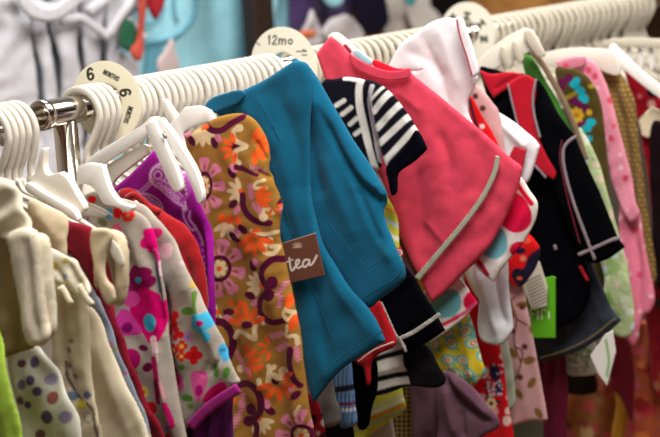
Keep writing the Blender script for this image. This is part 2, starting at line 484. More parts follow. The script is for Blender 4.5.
def disc(label, px, yaw, paint, R=0.0475, rh=0.0205, base=(243, 236, 208), drop=None, name='size_divider'):
    s = s_at(px); nr, nt = 34, 220
    cz = r_main - rh if drop is None else drop
    t = np.linspace(0, 2 * PI, nt, endpoint=False)
    rr = np.concatenate([[rh], np.linspace(rh, R, nr), [R]])
    V = []
    th = 0.0009
    y_ = math.radians(yaw)
    for side in (-1, 1):
        for i, r in enumerate(np.linspace(rh, R, nr)):
            hh = th * (0.3 if i in (0, nr - 1) else 1.0)
            x = np.full(nt, side * hh); a = r * np.cos(t); z = cz + r * np.sin(t)
            V.append(np.stack([s + x * math.cos(y_) + a * math.sin(y_), -(a * math.cos(y_) - x * math.sin(y_)), RAIL_Z + z], 1))
    V = np.concatenate(V); Fc = []
    for side in (0, 1):
        b = side * nr * nt
        for i in range(nr - 1):
            for k in range(nt):
                q = [b + i * nt + k, b + i * nt + (k + 1) % nt, b + (i + 1) * nt + (k + 1) % nt, b + (i + 1) * nt + k]
                Fc.append(q if side else q[::-1])
    for i in (0, nr - 1):
        for k in range(nt):
            Fc.append([i * nt + k, i * nt + (k + 1) % nt, nr * nt + i * nt + (k + 1) % nt, nr * nt + i * nt + k])
    Q = project(V); pr = Print(Q, base); c = project(np.array([[s, 0, RAIL_Z + cz]]))[0]
    paint(pr, c)
    back = np.arange(len(V)) >= nr * nt
    pr.c[back] = lin(base)
    m = card_mat()
    return tag(make_obj(name, V, Fc, m, colors=pr.c), label, 'size divider')
INK = (38, 32, 28)
def paint6(p, c):
    o = c - (107, 102)
    write(p, '6', 90.5 + o[0], 75 + o[1], 11, 6.2, 0, -8, 2.5, INK)
    write(p, 'MONTHS', 111.5 + o[0], 76.5 + o[1], 4.2, 2.3, .6, 27, 1.2, INK)
    write(p, '6', 125.5 + o[0], 93.5 + o[1], 10, 6.5, 0, 78, 2.5, INK)
    write(p, 'MONTHS', 128.3 + o[0], 116 + o[1], 4.2, 2.3, .6, 108, 1.2, INK)
def paint12(p, c):
    o = c - (284, 69)
    write(p, '1', 269.5 + o[0], 41.8 + o[1], 8.5, 3.4, 0, 3, 1.5, INK)
    write(p, '2', 274.8 + o[0], 41.8 + o[1], 8.5, 4.2, 0, 3, 1.5, INK)
    write(p, 'm', 282.5 + o[0], 42 + o[1], 8.5, 7, 0, 3, 1.5, INK)
    write(p, 'o', 290.6 + o[0], 42 + o[1], 8, 4.4, 0, 3, 1.5, INK)
    for q in ([(297, 53.5), (306.5, 53.2)], [(302, 57), (307, 57)], [(303, 51.5), (306.5, 53.2)]):
        p.stroke([(x + o[0], y + o[1]) for x, y in q], 1.3, INK)
    p.stroke([(253 + o[0], 42 + o[1]), (260 + o[0], 47 + o[1])], 1.2, (70, 80, 50))
def paint3(p, c):
    o = c - (469, 23)
    for (x, y, a, w) in ((454.5, 8, 40, 6), (468, 6, 100, 7), (482, 14, 140, 7), (485, 29, 175, 6)):
        write(p, 'H' if w > 6 else 'N', x + o[0], y + o[1], 5, w, 0, a, 2.6, (50, 50, 40))
D1 = disc('cream size disc printed 6 MONTHS on the rail by the chrome post', 107, 9, paint6, R=.0485, rh=.0205, drop=.0025)
D2 = disc('white size disc handwritten 12mo, half hidden behind the teal jacket', 284, 0, paint12, R=0.0565, rh=.0205, drop=.004, base=(244, 240, 222))
D3 = disc('blurred white size disc behind the white shirt, with four dark marks', 468, 0, paint3, R=0.0525, rh=.0205, drop=.004, base=(236, 232, 216))

# hook clusters along the rail
gA = 'hangers left of the chrome post'
cluster(-12, 15, 5, 10, 14, 'white plastic hanger on the rail end left of the chrome post', gA)
gB = 'hangers between post and 6 months disc'
cluster(80, 100, 4, 3, 6, 'white plastic hanger between the chrome post and the 6 MONTHS disc', gB)
gC = 'hangers between the 6 months disc and the 12mo disc'
cluster(124, 268, 23, 3, 6, 'white plastic hanger between the 6 MONTHS disc and the 12mo disc', gC)
gD = 'hangers between the 12mo disc and the white shirt'
cluster(296, 445, 21, 5, 7, 'white plastic hanger between the 12mo disc and the blurred third disc', gD, white_warm)
gE = 'hangers at the far right of the rail'
cluster(476, 640, 27, 4, 6, 'white plastic hanger crowded on the far right stretch of rail', gE, white_warm)

# ------------------------------------------------------------------ garments, left end of the rail
PR, KN = PRINT(), KNIT()

# lime green garment at the very left edge
panel('garment', [(-60, 300), (-14, 312), (0, 338), (7, 362), (14, 395), (22, 437), (30, 520), (-60, 520)], -.372, cloth('lime cotton', (170, 205, 72)), thick=.006,
      folds=[(12, 40, .003, 0.5)], creases=[([(-4, 345), (4, 395), (12, 450)], .003, 5)])
tag(bpy.context.scene.objects['garment'], 'lime green garment cut off by the lower left corner', 'garment')

# cream ribbed jacket, two thick rounded cuffs
CR = cloth('cream fleece', (226, 214, 190), weave=500, bump=.5)
TAN = cloth('tan lining', (150, 124, 88))
g = garment('jacket', 'cream fleece jacket at the left edge with rounded white cuffs', 'jacket', (15, 260), -.318)
panel('body', [(-60, 205), (-5, 196), (14, 205), (20, 240), (24, 290), (32, 335), (28, 350), (-60, 356)], -.318, TAN, g, thick=.005, folds=[(5, 30, .003, 1)])
panel('sleeve', [(8, 236), (20, 228), (34, 230), (40, 245), (42, 280), (46, 318), (50, 334), (44, 345), (32, 346), (26, 335), (18, 290), (12, 255)], -.344, CR, g, thick=.012, R=.016,
      folds=[(-12, 4.6, .0009, 0)], creases=[([(30, 240), (34, 290), (40, 335)], -.004, 3)])
panel('sleeve', [(34, 236), (44, 234), (50, 244), (54, 275), (57, 310), (58, 328), (52, 338), (44, 334), (42, 300), (38, 262)], -.333, CR, g, thick=.010, R=.014)
panel('collar', [(-30, 182), (0, 178), (14, 186), (24, 208), (34, 232), (20, 240), (-4, 238), (-30, 236)], -.336, CR, g, thick=.008, folds=[(60, 26, .004, 0)])

# dotted garment
def p_dots(p):
    p.mottle(.07, 26, 3)
    V, LV, RD, YE, BL = (92, 74, 122), (150, 134, 172), (150, 82, 78), (196, 178, 72), (110, 128, 150)
    for x, y, r, c in [(37, 361, 5.5, V), (23, 363, 4, (110, 60, 90)), (34, 379, 5, V), (52, 379, 5.5, LV), (41, 390, 4.6, V), (30, 404, 4, V), (55, 397, 6, RD), (50, 416, 6.5, V), (68, 416, 6, LV),
                       (42, 434, 5, (110, 70, 74)), (63, 434, 4.6, (190, 176, 160)), (44, 402, 4, (206, 196, 180)), (58, 364, 4, (180, 170, 176)), (24, 384, 5, (110, 100, 130)), (26, 424, 5, (200, 196, 196)),
                       (36, 446, 6, V), (55, 450, 6, RD), (72, 446, 6, YE), (22, 400, 4, (120, 80, 100))]:
        p.ell(x, y, r, r * 1.05, c)
panel('garment.001', [(10, 352), (22, 344), (40, 348), (52, 362), (62, 384), (74, 408), (82, 437), (90, 520), (14, 520), (22, 437), (14, 395)], -.294, PR, thick=.007, step=1.5, base=(204, 198, 186), paint=p_dots,
      folds=[(20, 34, .0025, 2)])
bpy.data.objects['garment.001'].name = 'dress'
tag(bpy.data.objects['dress'], 'off white child dress with purple and red spots, low at left', 'dress')

# cream knit with yellow and blue buttons
def p_btn(p):
    p.mottle(.05, 20, 5)
    BK = (62, 50, 44)
    p.stroke([(66, 362), (70, 380), (80, 396), (92, 406), (97, 420), (99, 440)], 2.0, BK)
    for x, y, r, c in [(74, 395, 5, (112, 132, 150)), (83, 404, 5, (188, 172, 66)), (67, 388, 4.5, (206, 178, 152)), (78, 424, 4.5, (170, 138, 60)), (88, 395, 4, (92, 100, 130)), (90, 417, 5, (214, 204, 180)),
                       (70, 350, 3, (120, 110, 120)), (73, 340, 2.5, (150, 140, 120)), (68, 366, 3, (130, 112, 104)), (76, 376, 3, (150, 130, 110)), (72, 440, 5, (112, 132, 150))]:
        p.ell(x, y, r, r, c)
    p.ring(90, 417, 4.6, 4.6, 1, (130, 110, 90))
g = garment('cardigan', 'cream cardigan with coloured round buttons beside the spotted dress', 'cardigan', (75, 340), -.266)
panel('body', [(52, 268), (66, 258), (78, 264), (84, 290), (87, 330), (91, 380), (98, 412), (102, 437), (106, 520), (60, 520), (54, 440), (52, 340)], -.266, PR, g, step=1.5, thick=.006, base=(206, 192, 162), paint=p_btn,
      creases=[([(63, 300), (66, 350), (78, 400)], -.004, 4), ([(84, 300), (90, 350), (94, 390)], -.004, 3)])
def p_flo(p):
    p.mottle(.08, 10, 2)
    for x, y, r, c in [(56, 265, 4, (196, 172, 72)), (67, 276, 3.4, (130, 150, 172)), (66, 261, 3, (190, 176, 110)), (76, 270, 3, (216, 206, 186)), (82, 280, 3, (206, 190, 150)), (60, 280, 3, (230, 222, 206)), (86, 290, 3, (110, 120, 90))]: p.ell(x, y, r, r, c)
panel('collar', [(36, 240), (48, 246), (62, 254), (76, 262), (84, 276), (92, 292), (80, 296), (64, 284), (48, 280), (38, 270)], -.281, PR, g, step=1.4, thick=.006, base=(222, 212, 192), paint=p_flo,
      creases=[([(58, 268), (70, 288)], -.003, 2.5), ([(70, 264), (84, 290)], -.003, 2.5)])
for k in ([(60, 286), (66, 296), (71, 305)], [(80, 284), (86, 296), (92, 306)]):
    band('tie', k, 6.5, -.287, CR, g, thick=.004, R=.005)

# plain beige jacket
g = garment('coat', 'plain beige coat hanging left of the burgundy sleeve', 'coat', (100, 360), -.226)
BE = cloth('beige twill', (224, 211, 184))
panel('body', [(76, 290), (90, 304), (98, 318), (110, 346), (128, 385), (149, 437), (168, 520), (96, 520), (98, 437), (90, 395), (82, 350)], -.226, BE, g, thick=.008, folds=[(20, 60, .003, 1.2)], creases=[([(96, 330), (118, 390), (132, 440)], .003, 7)])
panel('front_edge', [(78, 318), (85, 330), (88, 360), (92, 400), (95, 437), (90, 437), (84, 395), (79, 350)], -.235, BE, g, thick=.003, step=1.4)

# blue grey floral strip
def p_bf(p):
    p.noise_dots([(88, 240), (165, 437)], 60, 2.2, [(176, 172, 140), (150, 96, 120), (120, 130, 90), (190, 190, 190)], 4)
g = panel('blouse', [(60, 232), (76, 240), (90, 270), (101, 300), (115, 340), (137, 395), (153, 437), (170, 520), (130, 520), (112, 437), (84, 350), (60, 290)], -.200, PR, step=1.5, thick=.005, base=(134, 142, 158), paint=p_bf)
tag(g, 'blue grey blouse with tiny flowers showing as a strip beside the beige coat', 'blouse')

# burgundy garment with cream sleeve and cuff
BU = cloth('burgundy jersey', (128, 8, 34)); CRM = cloth('cream jersey', (214, 196, 164))
g = garment('top', 'burgundy and cream child top with a turned back cream cuff', 'top', (80, 240), -.180)
panel('body', [(70, 225), (92, 245), (100, 280), (112, 302), (122, 335), (136, 372), (150, 408), (164, 437), (180, 520), (140, 520), (118, 437), (100, 370), (84, 300)], -.180, BU, g, thick=.006, folds=[(20, 30, .002, 0)])
panel('shoulder', [(28, 206), (34, 198), (48, 206), (66, 218), (67, 240), (66, 258), (52, 248), (40, 236), (30, 222)], -.243, CRM, g, thick=.007, creases=[([(40, 210), (60, 235)], .002, 6)])
panel('sleeve', [(64, 221, 1), (80, 223), (94, 230), (96, 250), (98, 275), (101, 298), (96, 294), (86, 275), (72, 256), (64, 248)], -.236, BU, g, thick=.008)
panel('cuff', [(91, 232), (97, 228), (108, 229), (120, 232), (127, 242), (130, 262), (129, 284), (126, 300), (120, 306), (113, 304), (110, 293), (106, 287), (102, 283), (98, 290), (94, 270), (92, 250)], -.248, CRM, g, thick=.009, R=.011,
      creases=[([(109, 240), (105, 262), (104, 280)], .005, 4), ([(114, 243), (112, 268), (114, 292)], -.006, 4), ([(122, 240), (126, 262), (124, 292)], .003, 3)])
panel('cuff_fold', [(92, 231), (101, 228), (109, 230), (112, 237), (107, 250), (104.5, 266), (107, 279), (114, 287), (116, 299), (111, 306), (104, 300), (98, 285), (94, 262)], -.262, CRM, g, step=1.2, thick=.006, R=.008)
panel('inside', [(106, 262), (109, 266), (113, 282), (116, 292), (113, 293), (107, 283), (104, 272)], -.256, BU, g, step=1.0, thick=.002)
panel('lining', [(109, 243), (113, 240), (120, 248), (125, 262), (122, 267), (116, 262), (110, 252)], -.258, cloth('white lining', (236, 230, 216)), g, thick=.0025, step=1.3)

# grey printed shirt with bright flowers
MG, HP, PK, RE, BLU, GR, MA, YE, LV = (132, 8, 78), (206, 0, 106), (226, 92, 150), (212, 22, 30), (60, 170, 205), (84, 140, 48), (110, 8, 62), (232, 196, 70), (178, 140, 190)
def flower(p, x, y, r, col, n=5, cen=None, a0=0, cr=.35):
    for i in range(n):
        t = math.radians(a0 + 360 * i / n); p.ell(x + r * .55 * math.cos(t), y + r * .62 * math.sin(t), r * .48, r * .5, col)
    p.ell(x, y, r * .5, r * .55, col)
    if cen: p.ell(x, y, r * cr, r * cr, cen)
def p_shirt(p):
    p.mottle(.03, 14, 1)
    p.stroke([(90, 205), (89, 215), (90, 226)], 3, (150, 30, 110))
    p.ell(94, 199, 4, 4, RE); flower(p, 112, 213, 5.5, (80, 165, 205), 5, (120, 30, 110)); flower(p, 121, 212, 5.5, RE, 5); flower(p, 131, 215, 5.5, (226, 44, 30), 6, (200, 120, 100)); flower(p, 121, 228, 5.5, (214, 90, 140), 5, (226, 130, 90))
    p.ell(140, 206, 5, 2.2, GR, -30); p.ell(105, 222, 6, 3, (110, 120, 80), 30); p.ell(100, 212, 4, 3, (150, 120, 120))
    flower(p, 155, 240, 12, HP, 5, None, 20); p.ell(149, 233, 4, 5, HP, -30); flower(p, 168, 245, 9, MG, 5, (150, 150, 200), 40, .22); p.stroke([(156, 250), (159, 262), (160, 270)], 4.5, (222, 60, 140))
    flower(p, 169, 268, 11, (238, 208, 210), 5, None, 10); p.ell(177, 266, 3.2, 3.5, MG); p.ell(183, 280, 3.5, 3, GR)
    p.ell(131, 246, 3.4, 3.4, MG); p.stroke([(157, 262), (159, 280), (160, 292)], 4, (90, 100, 140))
    flower(p, 142, 279, 14, (132, 8, 76), 6, BLU, 10, .25); p.ell(131, 290, 6, 6, (150, 20, 110))
    p.poly([(138, 292), (148, 286), (158, 294), (161, 302), (166, 300), (168, 312), (166, 330), (160, 342), (152, 342), (146, 334), (136, 320), (133, 306)], HP); p.stroke([(150, 300), (158, 315), (158, 335)], 5, (196, 0, 96))
    p.ell(151.5, 322, 6.2, 9, BLU, -8)
    p.poly([(122, 312), (130, 308), (138, 318), (144, 332), (132, 334), (118, 331)], (214, 60, 160)); p.ell(131.5, 326, 4.3, 5.2, (140, 10, 110)); p.ell(134, 298, 8, 8, (222, 70, 160)); p.ell(113, 315, 6, 9, (150, 20, 100))
    p.stroke([(156, 338), (159, 350), (160, 358)], 6.5, (232, 200, 200)); p.stroke([(158, 358), (162, 380), (163, 392)], 7, (206, 16, 110)); p.stroke([(160, 380), (162, 400)], 6, MG); p.stroke([(166, 380), (170, 396)], 3, (226, 160, 170))
    p.ell(146, 347, 5, 3, MA, 15); p.ell(151, 366, 4.5, 5.5, MA, 60); p.ell(134, 358, 10, 11, (170, 6, 96)); p.ell(126, 352, 6, 6, (190, 20, 110)); p.ell(137, 372, 4, 5, MG)
    p.ell(146, 391, 5, 6, YE); p.ell(146, 391, 1.8, 2.2, (90, 60, 20)); p.ell(154, 407, 6, 6.5, RE); p.ell(149, 404, 4, 4, RE); p.ell(158, 418, 3, 3, GR); p.ell(171, 427, 4, 6, LV); p.ell(171, 427, 1.7, 2.4, (80, 120, 190)); p.stroke([(170, 402), (176, 418), (177, 424)], 5, (206, 16, 110)); p.ell(170, 436, 4, 4, RE)
    flower(p, 150, 450, 9, HP, 5, YE); flower(p, 186, 448, 9, RE, 5, YE); flower(p, 165, 475, 10, (80, 165, 205), 5, MG); flower(p, 190, 490, 10, HP, 5, YE)
    flower(p, 112, 260, 8, (190, 40, 120), 5, YE); flower(p, 108, 285, 8, (70, 150, 190), 5)
def p_sleeve(p):
    p.mottle(.03, 14, 2)
    flower(p, 175, 318, 8.5, RE, 3, None, -50); p.ell(171, 330, 4, 6, RE); flower(p, 180, 333, 7, RE, 3, None, 10)
    flower(p, 185, 345, 5.5, (222, 40, 24), 4, (246, 190, 80), 0, .4); flower(p, 176, 349, 6, (214, 24, 24), 4, (246, 200, 120), 0, .38); flower(p, 185, 355, 5, (222, 50, 24), 4, (246, 190, 80), 0, .4)
    flower(p, 197, 354, 8.5, RE, 4, (190, 10, 24), 0); p.ring(191, 336, 3.5, 4, 2.2, (200, 120, 190)); p.ell(191, 336, 1.6, 1.8, (110, 130, 200)); p.ell(171, 340, 3, 3.4, (166, 140, 200))
    p.ell(192, 309.5, 8, 4, GR, -8); p.stroke([(197, 292), (199, 303), (202, 312)], 4, (96, 130, 50))
    flower(p, 206, 321, 10, (66, 176, 214), 5, (190, 20, 110), 15, .32); p.ell(211, 334, 4, 6, (66, 176, 214), -20); p.ell(226, 352, 4, 9, (66, 160, 204), -20)
    p.ell(219, 369, 3.5, 7, GR, -12); p.ell(230, 371, 3, 5.5, GR, 8); p.ell(185, 366, 3.4, 3, GR); p.ell(176, 371, 3, 2.6, GR); p.ell(175, 358, 3.5, 2, (110, 150, 70))
    flower(p, 178, 382, 9, (226, 84, 150), 5, (206, 40, 120), 30, .4); p.poly([(194, 372), (206, 370), (211, 378), (208, 390), (202, 400), (196, 390)], (228, 90, 160)); p.ell(202.5, 389, 4, 5.5, (180, 10, 110))
    p.poly([(206, 401), (212, 388), (226, 380), (229, 388), (220, 396)], (226, 8, 110)); p.ell(190, 397, 6, 3.5, GR, 10); p.ell(193, 405, 3, 3, (110, 150, 60))
    p.ell(168, 250, 6, 8, (224, 186, 192)); p.ell(196, 283, 3.5, 4, (200, 170, 90)); p.ell(186, 262, 4, 3, (206, 180, 186)); p.ell(170, 215, 5, 4, GR); p.ell(160, 232, 5, 5, (206, 30, 110)); p.stroke([(173, 305), (170, 290)], 2, (150, 110, 60))
g = garment('shirt', 'grey child shirt printed with pink red and blue flowers', 'shirt', (140, 260), -.15)
panel('body', [(84, 198), (100, 190), (114, 196), (126, 206), (140, 214), (150, 226), (158, 248), (163, 285), (167, 320), (171, 350), (177, 385), (188, 437), (206, 520), (150, 520), (136, 437), (118, 380), (104, 330), (98, 270), (86, 225)], -.154, KN, g, step=.8, thick=.008,
      base=(170, 159, 148), paint=p_shirt, creases=[([(152, 250), (158, 285), (164, 330)], -.006, 4), ([(160, 340), (166, 385), (178, 437)], .005, 6), ([(120, 310), (132, 370), (150, 437)], .004, 8), ([(126, 220), (140, 250), (146, 290)], .003, 9)])
panel('sleeve', [(118, 200), (138, 203), (154, 214), (168, 231), (181, 255), (195, 283), (207, 305), (219, 330), (228, 352), (237, 374), (239, 384), (216, 397), (192, 421), (186, 430), (172, 440), (160, 380), (158, 320), (150, 270), (135, 230)], -.136, KN, g, step=.8, thick=.010, R=.02,
      base=(176, 165, 153), paint=p_sleeve, creases=[([(165, 290), (169, 340), (178, 400)], -.006, 5), ([(190, 275), (206, 320), (226, 372)], .004, 8), ([(212, 372), (222, 360), (226, 348)], -.003, 3), ([(204, 376), (212, 360)], -.002, 3)])
band('cuff', [(190, 427), (204, 412), (218, 401), (239, 388)], 11, -.146, cloth('plum rib', (158, 32, 122), weave=600, bump=.5), g, thick=.0032, R=.005)
# dark plum lining inside the sleeve
panel('lining', [(186, 428), (200, 415), (215, 404), (234, 394), (234, 437), (240, 520), (180, 520)], -.121, cloth('plum jersey', (84, 8, 78)), g, thick=.004, folds=[(8, 16, .004, 1)])

# red sweater behind it
RD = cloth('red knit', (160, 3, 12), weave=500, bump=.5, sheen=.3)
g = garment('sweater', 'bright red sweater between the grey flowered shirt and purple scarf top', 'sweater', (170, 230), -.100)
panel('body', [(118, 196), (130, 188), (146, 200), (166, 212), (184, 224), (196, 240), (205, 268), (209, 300), (208, 330), (214, 380), (226, 470), (150, 470), (150, 330), (130, 240)], -.100, RD, g, thick=.009, R=.016, creases=[([(150, 215), (180, 240), (192, 280), (196, 340)], .005, 9), ([(188, 250), (198, 290), (200, 340)], -.004, 3)])
band('neckline', [(126, 199), (133, 195), (140, 199), (150, 208), (160, 213)], 7, -.112, RD, g, thick=.005, R=.005)
panel('label', [(131, 203, 1), (136, 200, 1), (145, 208, 1), (139, 215, 1)], -.1145, cloth('white label', (236, 228, 220)), g, thick=.0012, step=1.2)

# purple top with pale bandana print
def p_band(p):
    WL = (236, 186, 236)
    p.mottle(.05, 20, 6)
    p.ring(162, 174, 6, 8, 1.4, WL, -20); p.ring(162, 174, 3, 4, 1.2, WL); p.stroke([(163, 163), (157, 168), (155, 178), (160, 186)], 2.6, WL); p.stroke([(170, 166), (160, 164)], 1.2, WL)
    p.poly([(158, 182), (168, 180), (178, 190), (186, 200), (188, 206), (180, 204), (168, 196)], (190, 90, 188)); 
    for k in range(7): p.ring(162 + k * 4, 184 + k * 3.2, 1.9, 1.7, 1, WL)
    p.stroke([(157, 182), (168, 194), (182, 204), (190, 208)], 1.1, WL); p.stroke([(165, 179), (176, 188), (186, 198), (189, 207)], 1.1, WL)
    p.stroke([(140, 192), (148, 186), (155, 180)], 1, WL); p.stroke([(143, 193), (151, 187), (157, 182)], 1, WL)
    p.ell(153, 203, 13, 7, (150, 40, 150), 42); p.ring(153, 203, 13, 7, 1.2, WL, 42)
    for i in range(-3, 4):
        for j in range(-1, 2):
            x, y = 153 + i * 3.1 * .74 - j * 3.4 * .67, 203 + i * 3.1 * .67 + j * 3.4 * .74
            p.ell(x, y, 1.2, 1.2, (222, 170, 222))
    p.stroke([(131, 196), (134, 191), (139, 190), (143, 193)], 2.2, WL)
    p.stroke([(182, 164), (188, 180), (190, 192), (184, 200)], 5, (180, 76, 180)); 
    for k in range(8): p.ell(182 + k * .9, 164 + k * 4.2, 1.4, 1.4, WL)
    p.stroke([(188, 206), (186, 214), (190, 224), (194, 230), (196, 226), (192, 218), (193, 210)], 1.3, WL); p.stroke([(196, 226), (200, 236), (203, 246)], 1.6, WL, .8)
    p.ell(187, 208, 2.5, 3, WL)
    for k in range(9): p.ell(199 + k * 1.1, 232 + k * 6.2, .9, .9, (196, 120, 196))
    p.stroke([(119, 182), (128, 174), (150, 156)], 1.2, (120, 10, 112))
g = garment('top', 'purple child top with pale bandana print under white clip hanger', 'top', (170, 200), -.070)
panel('front', [(108, 194), (114, 187, 1), (130, 174), (154, 150, 1), (166, 160), (176, 166), (188, 176), (198, 194), (206, 214), (212, 236), (216, 262), (217, 300), (216, 340), (222, 400), (232, 470), (170, 470), (160, 330), (130, 230)], -.070, PR, g, step=1.2, thick=.006, base=(158, 18, 148), paint=p_band,
      creases=[([(196, 215), (205, 250), (208, 300)], -.004, 4), ([(206, 230), (213, 270), (213, 320)], .004, 4), ([(150, 165), (185, 215)], .002, 10)])

# white bar hanger with two pegs holding the purple top
wh = plain('white gloss plastic', (240, 237, 231), rough=0.33); white_slab2 = plain('cream gloss plastic', (230, 223, 210), rough=0.36)
g = garment('clip_hanger', 'white bar hanger with two pegs gripping the purple bandana top', 'hanger', (155, 122), -.088)
def slab(nm, pts, s, par, x0=.003, mat=None, n=4):
    q = on_plane(curve(pts, True, n), s); ol = np.stack([-q[:, 1], q[:, 2]], 1)
    V, Fc = plate(ol, s - x0, s + x0)
    return bevel(make_obj(nm, V, Fc, mat or wh, par, smooth=True), .0009, 2, 50)
c1 = 1
slab('bar', [(86, 163, 1), (97, 153), (140, 127), (152, 117, 1), (158, 117), (163, 122, 1), (156, 131), (106, 163), (97, 168, 1), (92, 172, 1)], -.088, g, .0034)
slab('rail_bar', [(98, 171, 1), (140, 146), (150, 146, 1), (150, 153, 1), (118, 178), (113, 188, 1), (106, 184, 1)], -.083, g, .003, white_slab2)
slab('peg', [(147, 124, 1), (151, 121, 1), (156, 121, 1), (167, 143), (179, 170), (183, 186), (181, 191), (177, 191), (172, 185), (161, 160), (150, 136)], -.098, g, .004)
slab('peg', [(158, 118, 1), (163, 118, 1), (173, 131), (187, 152), (198, 172), (204, 192), (203, 202), (199, 201), (193, 184), (181, 160), (168, 138)], -.093, g, .004)
slab('pivot', [(162.5, 134), (164, 132.5), (166.5, 136.5), (166, 139), (164, 138)], -.1025, g, .0015, plain('grey metal', (150, 144, 138), .35, .6))
# broad white shoulder of a suit hanger behind, and one near the flowered shirt
g = garment('clothes_hanger', 'broad white plastic hanger shoulder just above the brown flowered dress', 'hanger', (196, 110), .045)
slab('shoulder', [(170, 128), (178, 118), (186, 107, 1), (200, 106), (210, 110, 1), (216, 120), (206, 122), (192, 127), (185, 134), (186, 150), (176, 150)], .045, g, .004)
slab('strut', [(163, 100), (168, 101), (176, 112), (182, 118), (176, 124), (168, 118)], .05, g, .003)
g = garment('clothes_hanger', 'white hanger with an arched grey gap above the grey flowered shirt', 'hanger', (95, 170), -.166)
slab('shoulder', [(79, 166, 1), (90, 163), (104, 165, 1), (107, 176), (112, 190), (122, 202), (134, 206), (130, 212), (118, 206), (106, 203), (99, 192), (92, 185), (82, 184), (79, 192, 1)], -.166, g, .004)
g = garment('clothes_hanger', 'broad ivory hanger shoulder above the cream and burgundy sleeve', 'hanger', (60, 180), -.212)
slab('shoulder', [(30, 178), (38, 172), (44, 148, 1), (47, 148, 1), (46, 165), (50, 174), (62, 172, 1), (70, 178), (78, 192), (86, 206), (82, 212), (62, 203), (44, 192), (34, 184)], -.212, g, .0045, white_slab2)
slab('rim', [(30, 182), (46, 192), (64, 202), (76, 210), (80, 220), (72, 218), (58, 208), (40, 198), (28, 190)], -.220, g, .004)

